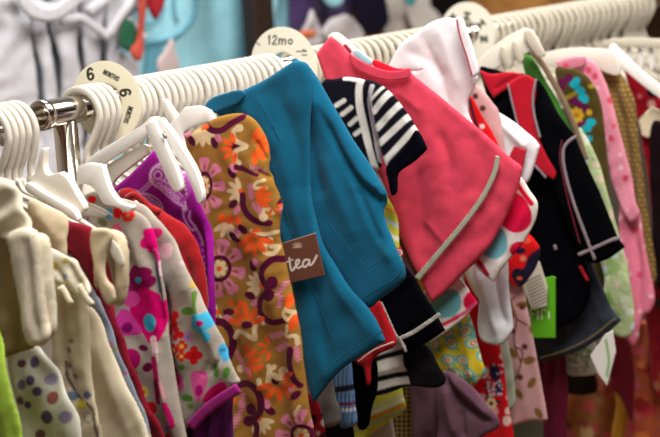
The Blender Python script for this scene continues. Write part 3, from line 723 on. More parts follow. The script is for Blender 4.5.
# ------------------------------------------------------------------ brown dress with the big retro flower print
OR, MR, CM, PI_ = (238, 92, 30), (84, 4, 46), (226, 200, 152), (218, 128, 152)
def p_brown(p):
    p.mottle(.025, 30, 8)
    S, E = p.stroke, p.ell
    # large pink daisies with a maroon ring and a cream heart
    def daisy(x, y, rx, ry, pr, angs, cr=5.5):
        for a in angs:
            t = math.radians(a); k = rx + pr * .45
            px, py = x + (rx + pr * .42) * math.cos(t), y + (ry + pr * .5) * math.sin(t)
            E(px, py, pr * .6, pr * .33, PI_, a); E(px + pr * .36 * math.cos(t + .5), py + pr * .36 * math.sin(t + .5), pr * .28, pr * .26, PI_); E(px + pr * .36 * math.cos(t - .5), py + pr * .36 * math.sin(t - .5), pr * .28, pr * .26, PI_)
            E(px - pr * .1 * math.cos(t), py - pr * .1 * math.sin(t), pr * .24, pr * .08, (140, 92, 36), a)
        E(x, y, rx, ry, MR); E(x, y, rx * .70, ry * .70, (150, 105, 45))
        p.petals(x, y, 7, 1, rx * .66, rx * .24, CM, sy=ry / rx); E(x, y, rx * .22, ry * .2, OR)
    daisy(207.5, 185, 8, 14.5, 13, range(0, 360, 45)); daisy(221, 268, 11, 13.5, 15, range(10, 370, 45)); daisy(304, 434, 11.5, 12, 14, range(0, 360, 45))
    # cream half daisies
    def half(x, y, r, a0, a1, n=5):
        p.petals(x, y, n, 2, r, r * .165, CM, a0, a1); E(x, y, 2.6, 2.6, OR)
    half(206, 127, 19, 40, 140); half(245, 190, 15, 110, 250, 5); half(265, 284, 17, 130, 240, 5); half(261, 418, 16, 10, 120, 5); half(232, 221, 18, 60, 150, 4); half(218, 312, 9, 60, 250, 4)
    for x, y, a in [(194, 140, 60), (218, 142, 70), (237, 203, -35), (236, 172, 60), (236, 236, 50), (256, 265, 70), (252, 295, 20), (238, 145, 0), (249, 324, 0), (272, 410, 30), (300, 393, -40), (276, 379, 60), (229, 312, 0), (247, 228, 50), (266, 235, 40)]:
        E(x, y, 6, 3.6, MR, a)
    for x, y, a in [(188.5, 134, -15), (222, 137, 60), (241, 209, -60), (238, 167, 60), (241, 231, 50), (260, 261, 60), (257, 302, -30), (295, 386, -40), (269, 403, 80), (228, 318, 20)]:
        E(x, y, 5, 3.2, PI_, a)
    # maroon scrolls
    S([(209, 125), (216, 129.5), (226, 129), (234, 123), (244, 117)], 6.5, MR); E(209, 126, 3.2, 2.6, OR)
    S([(241, 166), (250, 169), (262, 174)], 6.5, MR, 3)
    S([(247, 194), (248, 205), (253, 214), (262, 220), (273, 222)], 6.5, MR)
    S([(288, 259), (277, 258), (269, 265), (266, 275), (272, 285), (278, 281)], 6.5, MR); E(276.5, 281, 5.5, 6.5, MR); E(273, 293, 6, 6.5, MR); S([(272, 290), (264, 298), (263, 309), (267, 316), (276, 321), (288, 319)], 6.2, MR)
    S([(240, 239), (250, 243)], 5, MR, 3)
    S([(214, 321), (224, 323), (231, 331), (233, 344), (228, 358)], 7.5, MR)
    S([(239, 385), (250, 383), (259, 389), (263, 401), (262, 411), (255, 418)], 7, MR); E(252, 409, 5.5, 6, MR); E(249, 421, 5.5, 5.5, MR); S([(254, 419), (258, 427), (256, 445)], 7, MR)
    S([(295, 348), (294, 362), (299, 378), (304, 384)], 7.5, MR, 5); S([(283, 196), (280, 205)], 3, MR)
    S([(198, 470), (210, 455), (226, 458), (232, 475)], 7, MR)
    # cream scrolls
    S([(243, 126), (237, 131), (238, 139), (249, 145.5), (240, 150), (239, 158), (243, 162)], 4.6, CM); E(242, 127.5, 4, 3.8, CM)
    S([(268, 179), (262, 181), (260, 186), (270, 187)], 3.4, CM); S([(266, 214), (270, 207), (276, 212)], 4, CM); E(268, 216, 4, 4, CM)
    S([(274, 238), (269, 245), (270, 251), (277, 252), (280, 246), (275, 245)], 4.6, CM); S([(256, 229), (268, 233), (279, 231)], 4, CM)
    S([(236, 337), (240, 331), (248, 333), (257, 338), (257, 328), (262, 317), (266, 322)], 4.8, CM)
    S([(290, 307), (288, 313), (293, 318), (297, 312), (292, 309)], 4, CM); S([(292, 324), (291, 334), (299, 334), (301, 342)], 3.6, CM)
    S([(271, 365), (273, 373), (279, 378)], 4.4, CM); E(286, 371, 6, 5.5, CM)
    S([(262, 379), (264, 386), (270, 383), (272, 370), (276, 366)], 5, CM); S([(276, 374), (284, 377), (290, 369)], 5, CM); E(240, 369, 4, 4, CM)
    S([(304, 404), (300, 412)], 3, CM); S([(205, 430), (212, 436), (222, 432)], 4, CM)
    # orange fans
    def fan(x, y, r, a0, a1, n, w=.15):
        p.petals(x, y, n, r * .28, r, r * w, OR, a0, a1)
    fan(240, 147, 16, 100, 250, 5); fan(254, 146, 19, -70, 70, 6); fan(257, 197, 18, -40, 30, 4); fan(276, 205, 10, 0, 110, 3)
    for x, y in [(224.5, 217.5), (233, 218.5), (242, 219)]: E(x, y, 4, 4.6, OR)
    fan(252, 229, 14, 0, 100, 4); fan(258, 235, 20, 20, 150, 5); fan(249, 325, 21, 195, 335, 5); fan(237, 303, 9, 0, 180, 3, .3); E(243, 304, 5, 4, OR)
    fan(272, 347, 13, 100, 250, 4); fan(245, 361, 19, -75, 60, 5); E(297, 321, 3.6, 8, OR, 8); E(292, 300, 3.5, 7, OR); fan(279, 381, 21, -30, 160, 6); E(232, 400, 5, 4, OR); E(262, 366, 5, 3, OR, -30)
    fan(222, 448, 16, 180, 360, 5); fan(270, 452, 16, 30, 200, 5)
    # striped pink leaves
    def leaf(x, y, a, n=5, r=4.4):
        t = math.radians(a)
        for i in range(n):
            q = (i - (n - 1) / 2) * 3.3; E(x + q * math.cos(t), y + q * math.sin(t), r * (1 - .1 * abs(i - (n - 1) / 2)), 1.25, PI_, a + 62)
    leaf(256, 190, 80); leaf(262, 206, 40, 4); leaf(280, 334, -20); leaf(286, 345, -35); leaf(239, 358, 60, 5, 3.4); leaf(247, 369, 20, 4); leaf(243, 402, 100, 6); leaf(237, 420, 110, 5); leaf(285, 287, -60, 5, 3.4); leaf(301, 352, 80, 5, 3); leaf(262, 168, 20, 5, 3); leaf(284, 300, 100, 4, 3.4); leaf(284, 211, 70, 3, 3)
BRN = (158, 112, 46)
g = garment('dress', 'brown child dress with large orange pink and maroon retro flowers', 'dress', (230, 200), .022)
panel('body', [(184, 134, 1), (196, 129), (206, 124), (216, 118), (230, 114), (244, 114), (256, 121), (264, 133), (269, 146), (271, 158), (271, 170), (275, 182), (280, 196), (283, 208), (281, 220), (281, 238), (285, 256), (289, 276), (295, 300), (301, 325), (304, 348), (307, 378), (311, 408), (315, 437), (325, 520), (160, 520), (170, 437), (172, 340), (176, 240), (192, 190), (190, 165)],
        .022, PR, g, step=.75, thick=.009, R=.014, base=BRN, paint=p_brown,
      creases=[([(215, 120), (236, 170), (246, 240)], .003, 12), ([(250, 150), (262, 200), (268, 260), (280, 330)], .004, 14), ([(262, 170), (274, 178)], -.003, 3), ([(258, 140), (270, 160)], -.0025, 3), ([(230, 250), (236, 330), (250, 437)], -.004, 14), ([(290, 300), (296, 370), (300, 437)], .004, 8)])

# ------------------------------------------------------------------ teal jacket
TE = cloth('teal fleece', (0, 95, 128), weave=700, bump=.4, sheen=.1)
TS = cloth('teal stitching', (0, 80, 108), weave=300, bump=.6)
g = garment('jacket', 'plain teal child jacket with a zip pocket and a brown paper tag', 'jacket', (300, 200), .062)
panel('body', [(208, 103, 1), (222, 97), (236, 94), (250, 87), (264, 80), (280, 70), (292, 62), (300, 61), (309, 67), (312, 90), (310, 130), (310, 180), (316, 215), (326, 246), (338, 268), (352, 289), (367, 306), (378, 322), (386, 341, 1), (360, 357), (338, 373), (313, 404, 1), (306, 372), (300, 330), (292, 280), (280, 235), (268, 180), (258, 134), (240, 118), (222, 118)],
      .062, TE, g, step=1.6, thick=.008, R=.014, wrinkle=.45, creases=[([(260, 110), (285, 160), (300, 230), (316, 320)], 0.0031, 14), ([(282, 95), (300, 150), (304, 200)], -0.0025, 9), ([(280, 200), (300, 250), (318, 300), (330, 370)], -0.0025, 8), ([(316, 230), (336, 280), (370, 330)], 0.0025, 7), ([(240, 100), (256, 118)], 0.0012, 5), ([(312, 330), (322, 360), (330, 380)], 0.0012, 9)])
panel('sleeve', [(292, 64), (300, 61), (308, 65), (316, 75), (326, 92), (340, 116), (354, 139), (368, 160), (380, 179), (387, 192), (386, 203), (384, 210), (386, 222), (392, 236), (399, 252), (405, 267), (405, 278), (397, 287), (382, 298), (368, 308), (350, 296), (334, 270), (318, 235), (302, 190), (296, 130)],
      .078, TE, g, step=1.6, thick=.011, R=.022, wrinkle=.45, creases=[([(322, 108), (348, 158), (362, 180), (386, 205)], -0.0056, 5), ([(310, 90), (335, 130), (360, 168), (382, 190)], 0.0037, 9), ([(352, 176), (366, 205), (384, 240), (396, 262)], 0.0031, 7), ([(360, 185), (372, 215), (386, 245)], -0.0037, 4), ([(325, 150), (345, 200), (360, 240)], 0.0025, 10), ([(308, 110), (316, 160), (326, 200)], -0.0031, 7), ([(380, 182), (384, 196)], 0.0025, 5)])
panel('neck', [(205, 106), (212, 98), (226, 93), (240, 90), (246, 95), (238, 104), (222, 110), (210, 114)], .052, TE, g, step=1.4, thick=.0024, R=.004)
for nm, k, w, s in [('hem_seam', [(309, 389), (336, 362), (360, 345), (383, 331)], 1.1, .0535), ('cuff_seam', [(360, 300), (378, 289), (394, 279), (402, 270)], 1.2, .066), ('pocket_seam', [(327, 222), (338, 236), (352, 252), (366, 267)], 1.1, .066), ('pocket_seam', [(322, 238), (336, 254), (352, 270), (360, 277)], 1.1, .066), ('pocket_seam', [(366, 269), (372, 266), (377, 262)], 1.1, .066), ('front_seam', [(262, 130), (276, 180), (288, 220), (302, 262), (318, 300), (336, 352)], 1.0, .0535), ('shoulder_seam', [(248, 92), (262, 108), (280, 140)], .9, .0535)]:
    band(nm, k, w, s, TS, g, step=.8, thick=.0007, R=.001)

# brown paper tag with the word tea
def p_tag(p):
    W = (240, 226, 216)
    p.mottle(.02, 20, 2)
    p.stroke([(289.5, 258), (290.5, 266), (292, 270.5), (295, 268)], 1.9, W); p.stroke([(287, 262), (293, 259.5)], 1.2, W)
    p.stroke([(294, 268), (298, 264), (299.5, 260.5), (297, 260), (296, 264), (298, 268), (302, 266)], 1.9, W)
    p.stroke([(309, 259.5), (305, 260), (303, 264), (305, 267), (309, 263), (309.5, 260), (310, 265), (313, 263), (317, 255.5)], 1.9, W)
    for x, h in ((293, 2.6), (295.2, 4), (297.5, 4.4), (299.8, 4), (302, 2.6)): p.stroke([(297.5, 247), (x, 247 - h)], 1.0, (206, 176, 156))
    p.stroke([(293.5, 247.6), (301.5, 246.8)], 1.1, (206, 176, 156))
    p.stroke([(280, 243.3), (316, 232.6)], .9, (196, 160, 140))
g = panel('hanging_tag', [(274, 245.5, 1), (315.8, 232.6, 1), (325, 275.5, 1), (287, 284, 1), (280, 270, 1)], .046, card_mat(), step=.55, thick=.0007, R=.001, base=(112, 70, 54), paint=p_tag)
tag(g, 'brown paper tag lettered tea hanging between brown flowered dress and teal jacket', 'tag')

# ------------------------------------------------------------------ striped navy jumper
WH = (226, 222, 214); NV = (13, 12, 26)
def p_strip(p):
    _p_strip(p); p.mottle(.16, 2.6, 9)
def _p_strip(p):
    S = p.stroke
    S([(362, 80), (360.5, 92), (362, 112), (367, 135), (373, 155), (377, 170)], 7, WH); S([(374, 86), (371, 100), (373, 120), (378, 142), (382, 160)], 4.5, (196, 190, 196))
    for a, b in [((391, 92), (375, 111)), ((400, 105), (378, 128)), ((409, 117), (381, 143)), ((416, 128), (385, 162))]: S([a, b], 6.6, WH)
    S([(383, 88), (372, 100)], 3, WH)
    for a, b in [((338, 105), (346, 100)), ((344, 114), (353, 107)), ((351, 124), (358, 118)), ((356, 134), (364, 128))]: S([a, b], 4.6, WH)
    S([(345, 78.5), (352, 79), (361, 80.5)], 3.4, WH)
    S([(387, 168), (386, 158)], 5, WH)
g = garment('jumper', 'navy and white striped knit jumper between teal jacket and pink dress', 'jumper', (380, 110), .285)
panel('body', [(322, 82), (334, 79), (348, 77), (362, 79), (372, 86), (376, 110), (380, 140), (383, 160), (379, 170), (370, 172), (368, 200), (372, 250), (368, 268), (325, 262), (318, 180), (316, 110)], .285, KN, g, step=1.0, thick=.006, base=NV, paint=p_strip)
panel('sleeve', [(366, 80), (378, 83), (390, 92), (402, 106), (413, 122), (420, 133, 1), (413, 146), (396, 158), (387, 168, 1), (383, 158), (378, 140), (372, 115), (368, 95)], .272, KN, g, step=1.0, thick=.007, R=.012, base=NV, paint=p_strip)
panel('cuff', [(415, 131), (420, 133), (427, 146), (426, 151), (414, 162), (402, 170), (398, 176), (398, 190), (395, 195), (391, 194), (388, 182), (386, 168), (396, 156), (406, 146)], .262, cloth('navy rib', (9, 8, 18), weave=600, bump=.5), g, step=1.0, thick=.006, R=.008)

# ------------------------------------------------------------------ reversible pink dress
PKC = cloth('pink linen', (220, 66, 90), weave=650, bump=.6, var=.16)
def p_pink(p):
    p.mottle(.03, 9, 4)
PRR = cloth('red cotton', (206, 16, 48))
g = garment('dress', 'coral pink sleeveless child dress with a grey ribbon and dotted lining', 'dress', (400, 80), .335)
panel('body', [(316, 54, 1), (323, 45), (331, 36, 1), (339, 42), (348, 52), (358, 59), (370, 65), (384, 70), (398, 71), (409, 68, 1), (413, 74), (424, 83), (440, 96), (458, 111), (478, 128), (500, 148), (514, 160), (522, 167), (521, 178), (515, 197), (505, 219), (492, 243), (478, 260), (460, 277), (444, 293), (432, 303, 1), (424, 288), (412, 262), (402, 240), (394, 218), (386, 190), (372, 160), (350, 120), (330, 90)],
      .335, PKC, g, step=1.6, thick=.007, R=.012, wrinkle=.6, creases=[([(405, 80), (430, 130), (450, 190), (452, 240)], 0.0035, 16), ([(392, 78), (410, 130), (420, 190), (425, 250)], -0.0030, 12), ([(470, 130), (480, 160), (470, 200)], -0.0020, 9), ([(395, 90), (425, 110)], 0.0015, 5), ([(345, 60), (365, 100), (385, 150)], 0.0020, 12), ([(440, 130), (452, 165), (448, 190)], -0.0025, 6), ([(425, 220), (440, 235), (450, 245)], 0.0015, 4), ([(402, 200), (412, 240), (430, 280)], 0.0025, 8), ([(500, 160), (505, 190), (490, 225)], 0.0020, 8)])
band('ribbon', [(498, 156), (494, 174), (482, 198), (464, 223), (444, 247), (417, 279)], 5, .3225, cloth('grey ribbon', (172, 170, 150), rough=.4, weave=800), g, w1=6, thick=.0016, R=.002, step=1)
panel('neckline', [(348, 53), (358, 59), (370, 65), (384, 70), (398, 71), (409, 68), (411, 73), (408, 78), (396, 80), (380, 79), (366, 74), (354, 67)], .3235, PKC, g, thick=.0009, R=.002, step=1.2)
panel('back_neck', [(372, 62), (376, 60), (386, 64), (396, 68), (405, 69), (404, 74), (390, 75), (378, 72)], .352, PRR, g, thick=.003, step=1.2)
LD, LB = (216, 12, 64), (110, 176, 188)
def p_lin(p):
    p.mottle(.03, 18, 3)
    for x, y, rx, ry, c in [(515, 212, 17, 21, LD), (493, 241, 15.5, 18, LB), (447, 303, 16, 14.5, LB), (478, 300, 14, 12, LD), (520, 250, 9, 9, LD)]: p.ell(x, y, rx, ry, c, -30)
    p.stroke([(472, 256), (480, 262), (488, 274)], 5, (188, 10, 44)); p.stroke([(515, 180), (522, 190), (533, 203)], 5, (208, 12, 50))
    p.stroke([(455, 318), (466, 312), (476, 304)], 4, (214, 80, 120)); p.stroke([(424, 332), (440, 326), (458, 317)], 4, (206, 20, 60))
panel('lining', [(508, 168), (520, 176), (530, 190), (538, 202), (537, 216), (531, 230), (521, 246), (506, 264), (494, 282, 1), (486, 276), (472, 262), (460, 250), (480, 215)], .352, PR, g, step=1.2, thick=.004, base=(232, 220, 214), paint=p_lin, creases=[([(494, 278), (510, 245), (530, 205)], .003, 6)])
panel('lining', [(452, 270), (462, 280), (476, 301), (474, 308), (462, 320), (446, 332), (430, 342), (424, 336), (420, 318), (418, 300), (426, 290)], .356, PR, g, step=1.2, thick=.004, base=(232, 220, 214), paint=p_lin)
# its hanger
g = garment('clothes_hanger', 'white hanger arm with a pale blue sticker in the pink dress neckline', 'hanger', (345, 42), .372)
slab('arm', [(329, 37), (333, 33), (339, 34), (350, 43), (362, 53), (374, 62), (380, 68), (374, 74), (360, 66), (345, 52), (334, 42)], .372, g, .0035)
slab('sticker', [(353, 51, 1), (358, 50, 1), (371, 60), (374, 64, 1), (366, 64), (356, 58, 1)], .3675, g, .0006, plain('pale blue paper', (150, 206, 216), .5))
slab('size_clip', [(343, 45, 1), (346, 44, 1), (352, 51, 1), (350, 54, 1)], .3677, g, .0006, plain('wine plastic', (150, 24, 52), .4))

# ------------------------------------------------------------------ navy sleeve with pale overlock stitching, red panel
NVC = cloth('navy jersey', (6, 6, 13), weave=700, bump=.3, sheen=.02)
g = garment('jacket', 'navy child jacket sleeve with pale stitched cuff below the pink dress', 'jacket', (410, 300), .245)
panel('sleeve', [(338, 250), (300, 200), (296, 110), (340, 118), (364, 175), (378, 215), (388, 238), (398, 255), (410, 272), (424, 294), (436, 312), (446, 330, 1), (428, 342), (405, 353, 1), (396, 335), (381, 302), (366, 276)], .245, NVC, g, step=1.5, thick=.007, folds=[(60, 70, .002, 1)])
panel('side', [(346, 290), (322, 220), (318, 140), (348, 148), (358, 240), (372, 296), (380, 302), (388, 320), (396, 338), (395, 346), (388, 350), (378, 355), (371, 364), (371, 382), (367, 384), (363, 368), (354, 360), (350, 330)], .196, cloth('red jersey', (176, 10, 24), weave=500, bump=.6), g, step=1.4, thick=.006)
def p_st(p):
    p.mottle(.2, 3.0, 5)
    for k in range(26):
        x = 380 + k * 2.6
        for y0 in (300, 312, 324, 336, 348): p.stroke([(x, y0), (x + 3, y0 + 7)], .8, (60, 56, 62))
band('stitching', [(399, 339), (412, 333), (426, 324), (440, 314)], 4.2, .2335, PR, g, step=.8, thick=.0008, base=(196, 188, 182), paint=p_st)
band('stitching', [(381, 302), (387, 315), (394, 331), (398, 338)], 2.0, .2345, PR, g, step=.7, thick=.001, base=(190, 182, 176), paint=p_st)
band('stitching', [(398, 337), (403, 345), (406, 352)], 3.4, .2330, PR, g, step=.7, thick=.001, base=(186, 176, 170), paint=p_st)
band('red_dashes', [(358, 362), (368, 354), (378, 348), (394, 342)], 1.6, .1885, cloth('white thread', (220, 206, 196)), g, step=.8, thick=.001)
# small red tab
def p_tab(p):
    p.ring(398.5, 252.5, 3.4, 3, 1.0, (240, 226, 220)); p.stroke([(396.5, 253.5), (400, 251.5)], .8, (240, 226, 220))
g = panel('label_tab', [(390, 250, 1), (401, 246.5, 1), (403.5, 256, 1), (396, 258, 1)], .232, card_mat(), step=.6, thick=.0008, R=.001, base=(206, 14, 36), paint=p_tab)
tag(g, 'tiny red square label with a white ring between teal cuff and pink dress', 'label')

# ------------------------------------------------------------------ the lower hems
def p_yel(p):
    for k, c, w in [(0, (232, 226, 190), 4), (1, (224, 140, 50), 3), (2, (150, 190, 190), 2), (-1, (208, 206, 160), 3)]:
        p.stroke([(340, 426 + k * 5.2), (372, 413 + k * 5.2), (404, 399 + k * 5.2)], w, c)
    for k in range(5): p.stroke([(380, 205 + k * 12), (400, 215 + k * 12)], 4, [(232, 160, 60), (190, 206, 206), (236, 232, 210), (222, 120, 70), (232, 226, 150)][k])
g = panel('shirt', [(376, 190), (392, 204), (400, 240), (404, 300), (402, 380), (406, 408), (390, 420), (374, 432), (360, 444), (348, 448), (340, 400), (340, 300), (360, 210)], .305, PR, step=1.3, thick=.005, base=(206, 206, 66), paint=p_yel, folds=[(80, 50, .002, 0)])
tag(g, 'yellow striped child shirt with an orange line showing under black striped sleeve', 'shirt')
def p_bw(p):
    p.mottle(.04, 14, 1)
    BK = (16, 14, 18)
    for k in [[(368, 362), (384, 356), (400, 352), (420, 345)], [(372, 380), (394, 375), (412, 372), (430, 360)], [(374, 394), (396, 388), (414, 386), (430, 384)]]: p.stroke(k, 5.5, BK)
    p.poly([(404, 350), (416, 340), (430, 346), (446, 372), (450, 390), (430, 392), (414, 388), (408, 372)], BK)
g = panel('sweater', [(366, 352), (344, 280), (330, 190), (352, 196), (376, 280), (396, 326), (410, 341), (422, 342), (432, 352), (440, 366), (445, 378), (443, 385), (434, 388), (418, 386), (402, 388), (388, 394), (373, 396, 1), (370, 380)], .268, KN, step=1.1, thick=.007, R=.012, base=(218, 212, 202), paint=p_bw, creases=[([(378, 372), (408, 364), (436, 370)], .003, 6)])
tag(g, 'black and cream striped sweater sleeve poking out below the navy stitched cuff', 'sweater')
g = panel('legging', [(340, 330), (318, 240), (312, 140), (345, 148), (352, 260), (364, 336), (374, 352), (378, 372), (377, 392), (372, 408), (369, 424), (364, 430), (358, 427), (354, 410), (350, 390), (344, 370)], .215, cloth('black jersey', (10, 10, 14), sheen=.03), step=1.5, thick=.008, R=.014, folds=[(10, 30, .002, 0)])
tag(g, 'narrow black legging between the blue ribbed cuff and yellow striped shirt', 'legging')
def p_cuff(p):
    p.stroke([(332, 403), (344, 403.5), (358, 402)], 3, (130, 24, 66)); p.stroke([(332, 408.5), (345, 409.5), (358, 408)], 3.6, (222, 222, 226)); p.stroke([(332, 390), (358, 386)], 6, (40, 38, 46))
    for x in range(334, 358, 4): p.stroke([(x, 394), (x + 1.4, 430)], .9, (70, 96, 140))
g = panel('sock', [(326, 376), (312, 280), (306, 150), (338, 150), (346, 280), (352, 366), (354, 388), (357, 410), (358, 422), (350, 427), (340, 427), (336, 412), (332, 396)], .180, KN, step=.9, thick=.006, base=(104, 140, 184), paint=p_cuff, folds=[(4, 4.2, .0009, 0)])
tag(g, 'blue ribbed knit cuff with maroon and white rings under the teal hem', 'cuff')
g = panel('sweater', [(300, 360), (290, 260), (288, 150), (320, 150), (326, 300), (334, 388), (339, 410), (338, 424), (322, 428), (306, 426)], .17, cloth('grey marl knit', (122, 116, 112), weave=350, bump=.6, var=.3), step=1.6, thick=.006)
tag(g, 'grey marl knit hem just under the lowest point of the teal jacket', 'sweater')
def p_rk(p): p.noise_dots([(296, 400), (330, 470)], 40, 2.6, [(196, 180, 170), (120, 10, 24), (40, 14, 20)], 5)
g = panel('scarf', [(298, 396), (316, 400), (324, 424), (330, 480), (300, 480)], .142, KN, step=1.3, thick=.005, base=(150, 20, 34), paint=p_rk)
tag(g, 'red and white patterned knit peeking out right of the brown dress hem', 'scarf')
g = panel('trousers', [(312, 400), (340, 408), (352, 424), (356, 500), (316, 500)], .232, cloth('black cotton', (20, 18, 20)), step=2, thick=.006)
tag(g, 'black cotton trousers at the lower edge below the grey knit hem', 'trousers')
g = panel('vest', [(330, 380), (372, 400), (392, 418), (396, 500), (340, 500)], .325, cloth('dusty cream', (190, 172, 160)), step=2, thick=.005)
tag(g, 'pale cream vest just visible below the yellow striped shirt', 'vest')
def p_hound(p):
    for i in range(22):
        for j in range(30):
            x, y = 376 + i * 4.6 + (j % 2) * 0, 360 + j * 4.6
            p.poly([(x, y), (x + 2.6, y - .6), (x + 2.8, y + 2), (x + .4, y + 2.8)], (40, 30, 22), soft=1.2)
g = panel('skirt', [(376, 372), (400, 366), (418, 372), (424, 400), (428, 437), (432, 500), (380, 500), (378, 437)], .362, PR, step=1.0, thick=.005, base=(166, 136, 76), paint=p_hound)
tag(g, 'tan and black houndstooth skirt between yellow shirt and mauve skirt', 'skirt')
MV = cloth('mauve twill', (96, 64, 78), weave=700)
g = garment('skirt', 'dusky mauve child skirt with a soft pleat at the bottom centre', 'skirt', (455, 400), .342)
panel('panel', [(408, 376), (404, 300), (396, 215), (414, 222), (419, 300), (425, 366), (442, 372), (446, 382), (440, 400), (440, 437), (444, 500), (416, 500), (414, 437), (411, 400)], .342, MV, g, step=1.6, thick=.005, creases=[([(434, 380), (430, 437)], .003, 6)])
panel('pleat', [(438, 376), (452, 372), (464, 378), (476, 390), (488, 404), (499, 418), (498, 428), (482, 437), (470, 452), (440, 470), (438, 420)], .326, MV, g, step=1.6, thick=.006, creases=[([(448, 378), (458, 395), (468, 408), (490, 420)], -.006, 4), ([(452, 376), (470, 395), (492, 416)], .005, 5), ([(446, 385), (450, 410), (458, 437)], .004, 5), ([(462, 410), (464, 437)], -.004, 3)])

# ------------------------------------------------------------------ yellow paisley, white shirt, red floral and neighbours
def p_pais(p):
    p.mottle(.05, 12, 3)
    gq = np.random.default_rng(11)
    for i in range(6):
        for j in range(8):
            x, y = 422 + i * 17 + (j % 2) * 8.5 + gq.uniform(-3, 3), 320 + j * 12.5 + gq.uniform(-3, 3)
            p.ring(x, y, 6.2, gq.uniform(4, 6), 2, (90, 166, 170), gq.uniform(0, 90)); p.ell(x, y, 4.6, 3.6, (206, 214, 160)); p.petals(x, y, 5, .8, 3, 1.1, (196, 70, 100)); p.ell(x, y, 1, 1, (240, 226, 160)); p.ell(x + 6, y + 6, 2.2, 1.4, (110, 160, 70), 40)
g = panel('blouse', [(418, 336), (410, 240), (396, 150), (428, 150), (448, 230), (460, 290), (465, 312), (470, 314), (474, 330), (479, 348), (486, 368), (484, 376), (474, 385), (466, 382), (452, 376), (436, 370), (424, 358)], .385, PR, step=.95, thick=.006, base=(206, 180, 40), paint=p_pais, creases=[([(462, 318), (470, 350), (474, 380)], .004, 6), ([(440, 340), (456, 372)], .003, 6)])
tag(g, 'yellow and turquoise paisley blouse hem below the dotted lining', 'blouse')

WS = cloth('white cotton', (226, 227, 231), weave=700, bump=.3)
g = garment('shirt', 'white child shirt with thin red piping above the pink dress', 'shirt', (440, 60), .42)
panel('body', [(378, 78), (388, 66), (400, 45), (416, 33), (432, 22), (446, 18), (462, 19, 1), (466, 34), (472, 54), (476, 72), (478, 78), (474, 90), (468, 104), (472, 122), (486, 140), (498, 160), (500, 200), (500, 270), (480, 300), (450, 240), (420, 160), (390, 100)], .42, WS, g, step=1.6, thick=.007, R=.014, wrinkle=.4,
      creases=[([(440, 24), (448, 50), (462, 90)], 0.0028, 8), ([(405, 50), (430, 62), (446, 80)], -0.0022, 7), ([(425, 40), (440, 75), (452, 110)], -0.0028, 6), ([(398, 72), (420, 70)], -0.0017, 3)])
panel('collar', [(456, 19), (463, 19), (468, 34), (475, 54), (479, 70), (476, 76), (471, 76), (466, 60), (460, 40)], .402, WS, g, step=1.2, thick=.005, R=.006)
band('piping', [(457, 19), (460, 36), (466, 54), (470, 68), (472, 75)], 1.5, .395, cloth('red piping', (176, 40, 66)), g, step=.8, thick=.001)
band('piping', [(408, 70), (416, 70), (423, 68.5)], 1.3, .409, cloth('red piping', (176, 40, 66)), g, step=.8, thick=.001)
panel('sleeve', [(474, 262), (486, 256), (497, 262), (504, 250), (508, 262), (509, 290), (513, 322), (512, 332), (504, 343), (492, 345), (480, 340), (477, 325), (479, 300), (474, 282)], .405, WS, g, step=1.5, thick=.006, R=.010, creases=[([(480, 270), (490, 300), (500, 335)], .006, 5), ([(492, 262), (498, 300), (506, 325)], -.006, 4)])

def p_rf(p):
    p.noise_dots([(476, 340), (520, 470)], 16, 4.2, [(226, 176, 170), (220, 150, 150)], 6)
    p.noise_dots([(486, 380), (500, 410)], 16, 2, [(40, 30, 60), (190, 170, 180)], 8)
    p.petals(492, 403, 6, 1.5, 6, 2.2, (226, 200, 150)); p.ell(492, 403, 2, 2, (60, 30, 20))
    p.ell(496, 372, 5, 9, (44, 34, 66), -10); p.ell(500, 388, 4, 7, (44, 34, 66)); p.noise_dots([(490, 362), (504, 396)], 18, 1.1, [(210, 200, 214)], 9)
    p.ell(486, 372, 4, 6, (226, 190, 180), 20); p.ell(508, 420, 4, 5, (226, 190, 180))
g = panel('dress', [(466, 330), (462, 240), (456, 150), (484, 150), (494, 250), (500, 340), (504, 368), (508, 398), (514, 437), (520, 500), (470, 500), (478, 437), (472, 380)], .452, PR, step=1.1, thick=.006, base=(196, 12, 24), paint=p_rf)
tag(g, 'red dress with cream and navy flowers hanging behind the mauve pleat', 'dress')
g = panel('top', [(494, 336), (506, 334), (510, 352), (514, 376), (515, 404), (504, 408), (500, 380)], .470, cloth('mint cotton', (168, 178, 156)), step=1.5, thick=.004)
tag(g, 'pale mint sliver of a top between red dress and dusty pink tunic', 'top')
def p_dp(p):
    p.mottle(.03, 16, 2)
    BR = (86, 44, 36); OL = (124, 92, 40)
    for k in [[(512, 300), (518, 318), (516, 340), (522, 360)], [(518, 318), (528, 324)], [(516, 345), (524, 352), (520, 372), (512, 384)], [(522, 360), (532, 356)], [(506, 296), (512, 300), (516, 296)], [(514, 368), (508, 376)]]: p.stroke(k, 1.6, BR)
    for x, y, a in [(520, 393, 50), (533, 382, -60), (515, 352, 60), (531, 360, -20), (524, 304, 0), (512, 312, 40), (534, 330, 60), (540, 412, 50)]: p.ell(x, y, 6, 3.4, OL, a)
    for x, y in [(524, 306), (514, 330), (526, 346), (512, 372), (522, 376), (476, 96), (484, 108)]: p.ell(x, y, 3, 3, BR)
g = panel('tunic', [(464, 84), (472, 82), (482, 90), (492, 102), (500, 118), (508, 170), (516, 250), (524, 290), (530, 318), (536, 350), (542, 384), (548, 414), (546, 420), (530, 421), (510, 426), (504, 420), (500, 380), (504, 300), (480, 180), (466, 110)], .490, PR, step=1.3, thick=.006, base=(196, 150, 150), paint=p_dp, creases=[([(508, 300), (520, 360), (528, 420)], .003, 8)])
tag(g, 'dusty pink tunic printed with brown twigs and leaves, lower centre right', 'tunic')
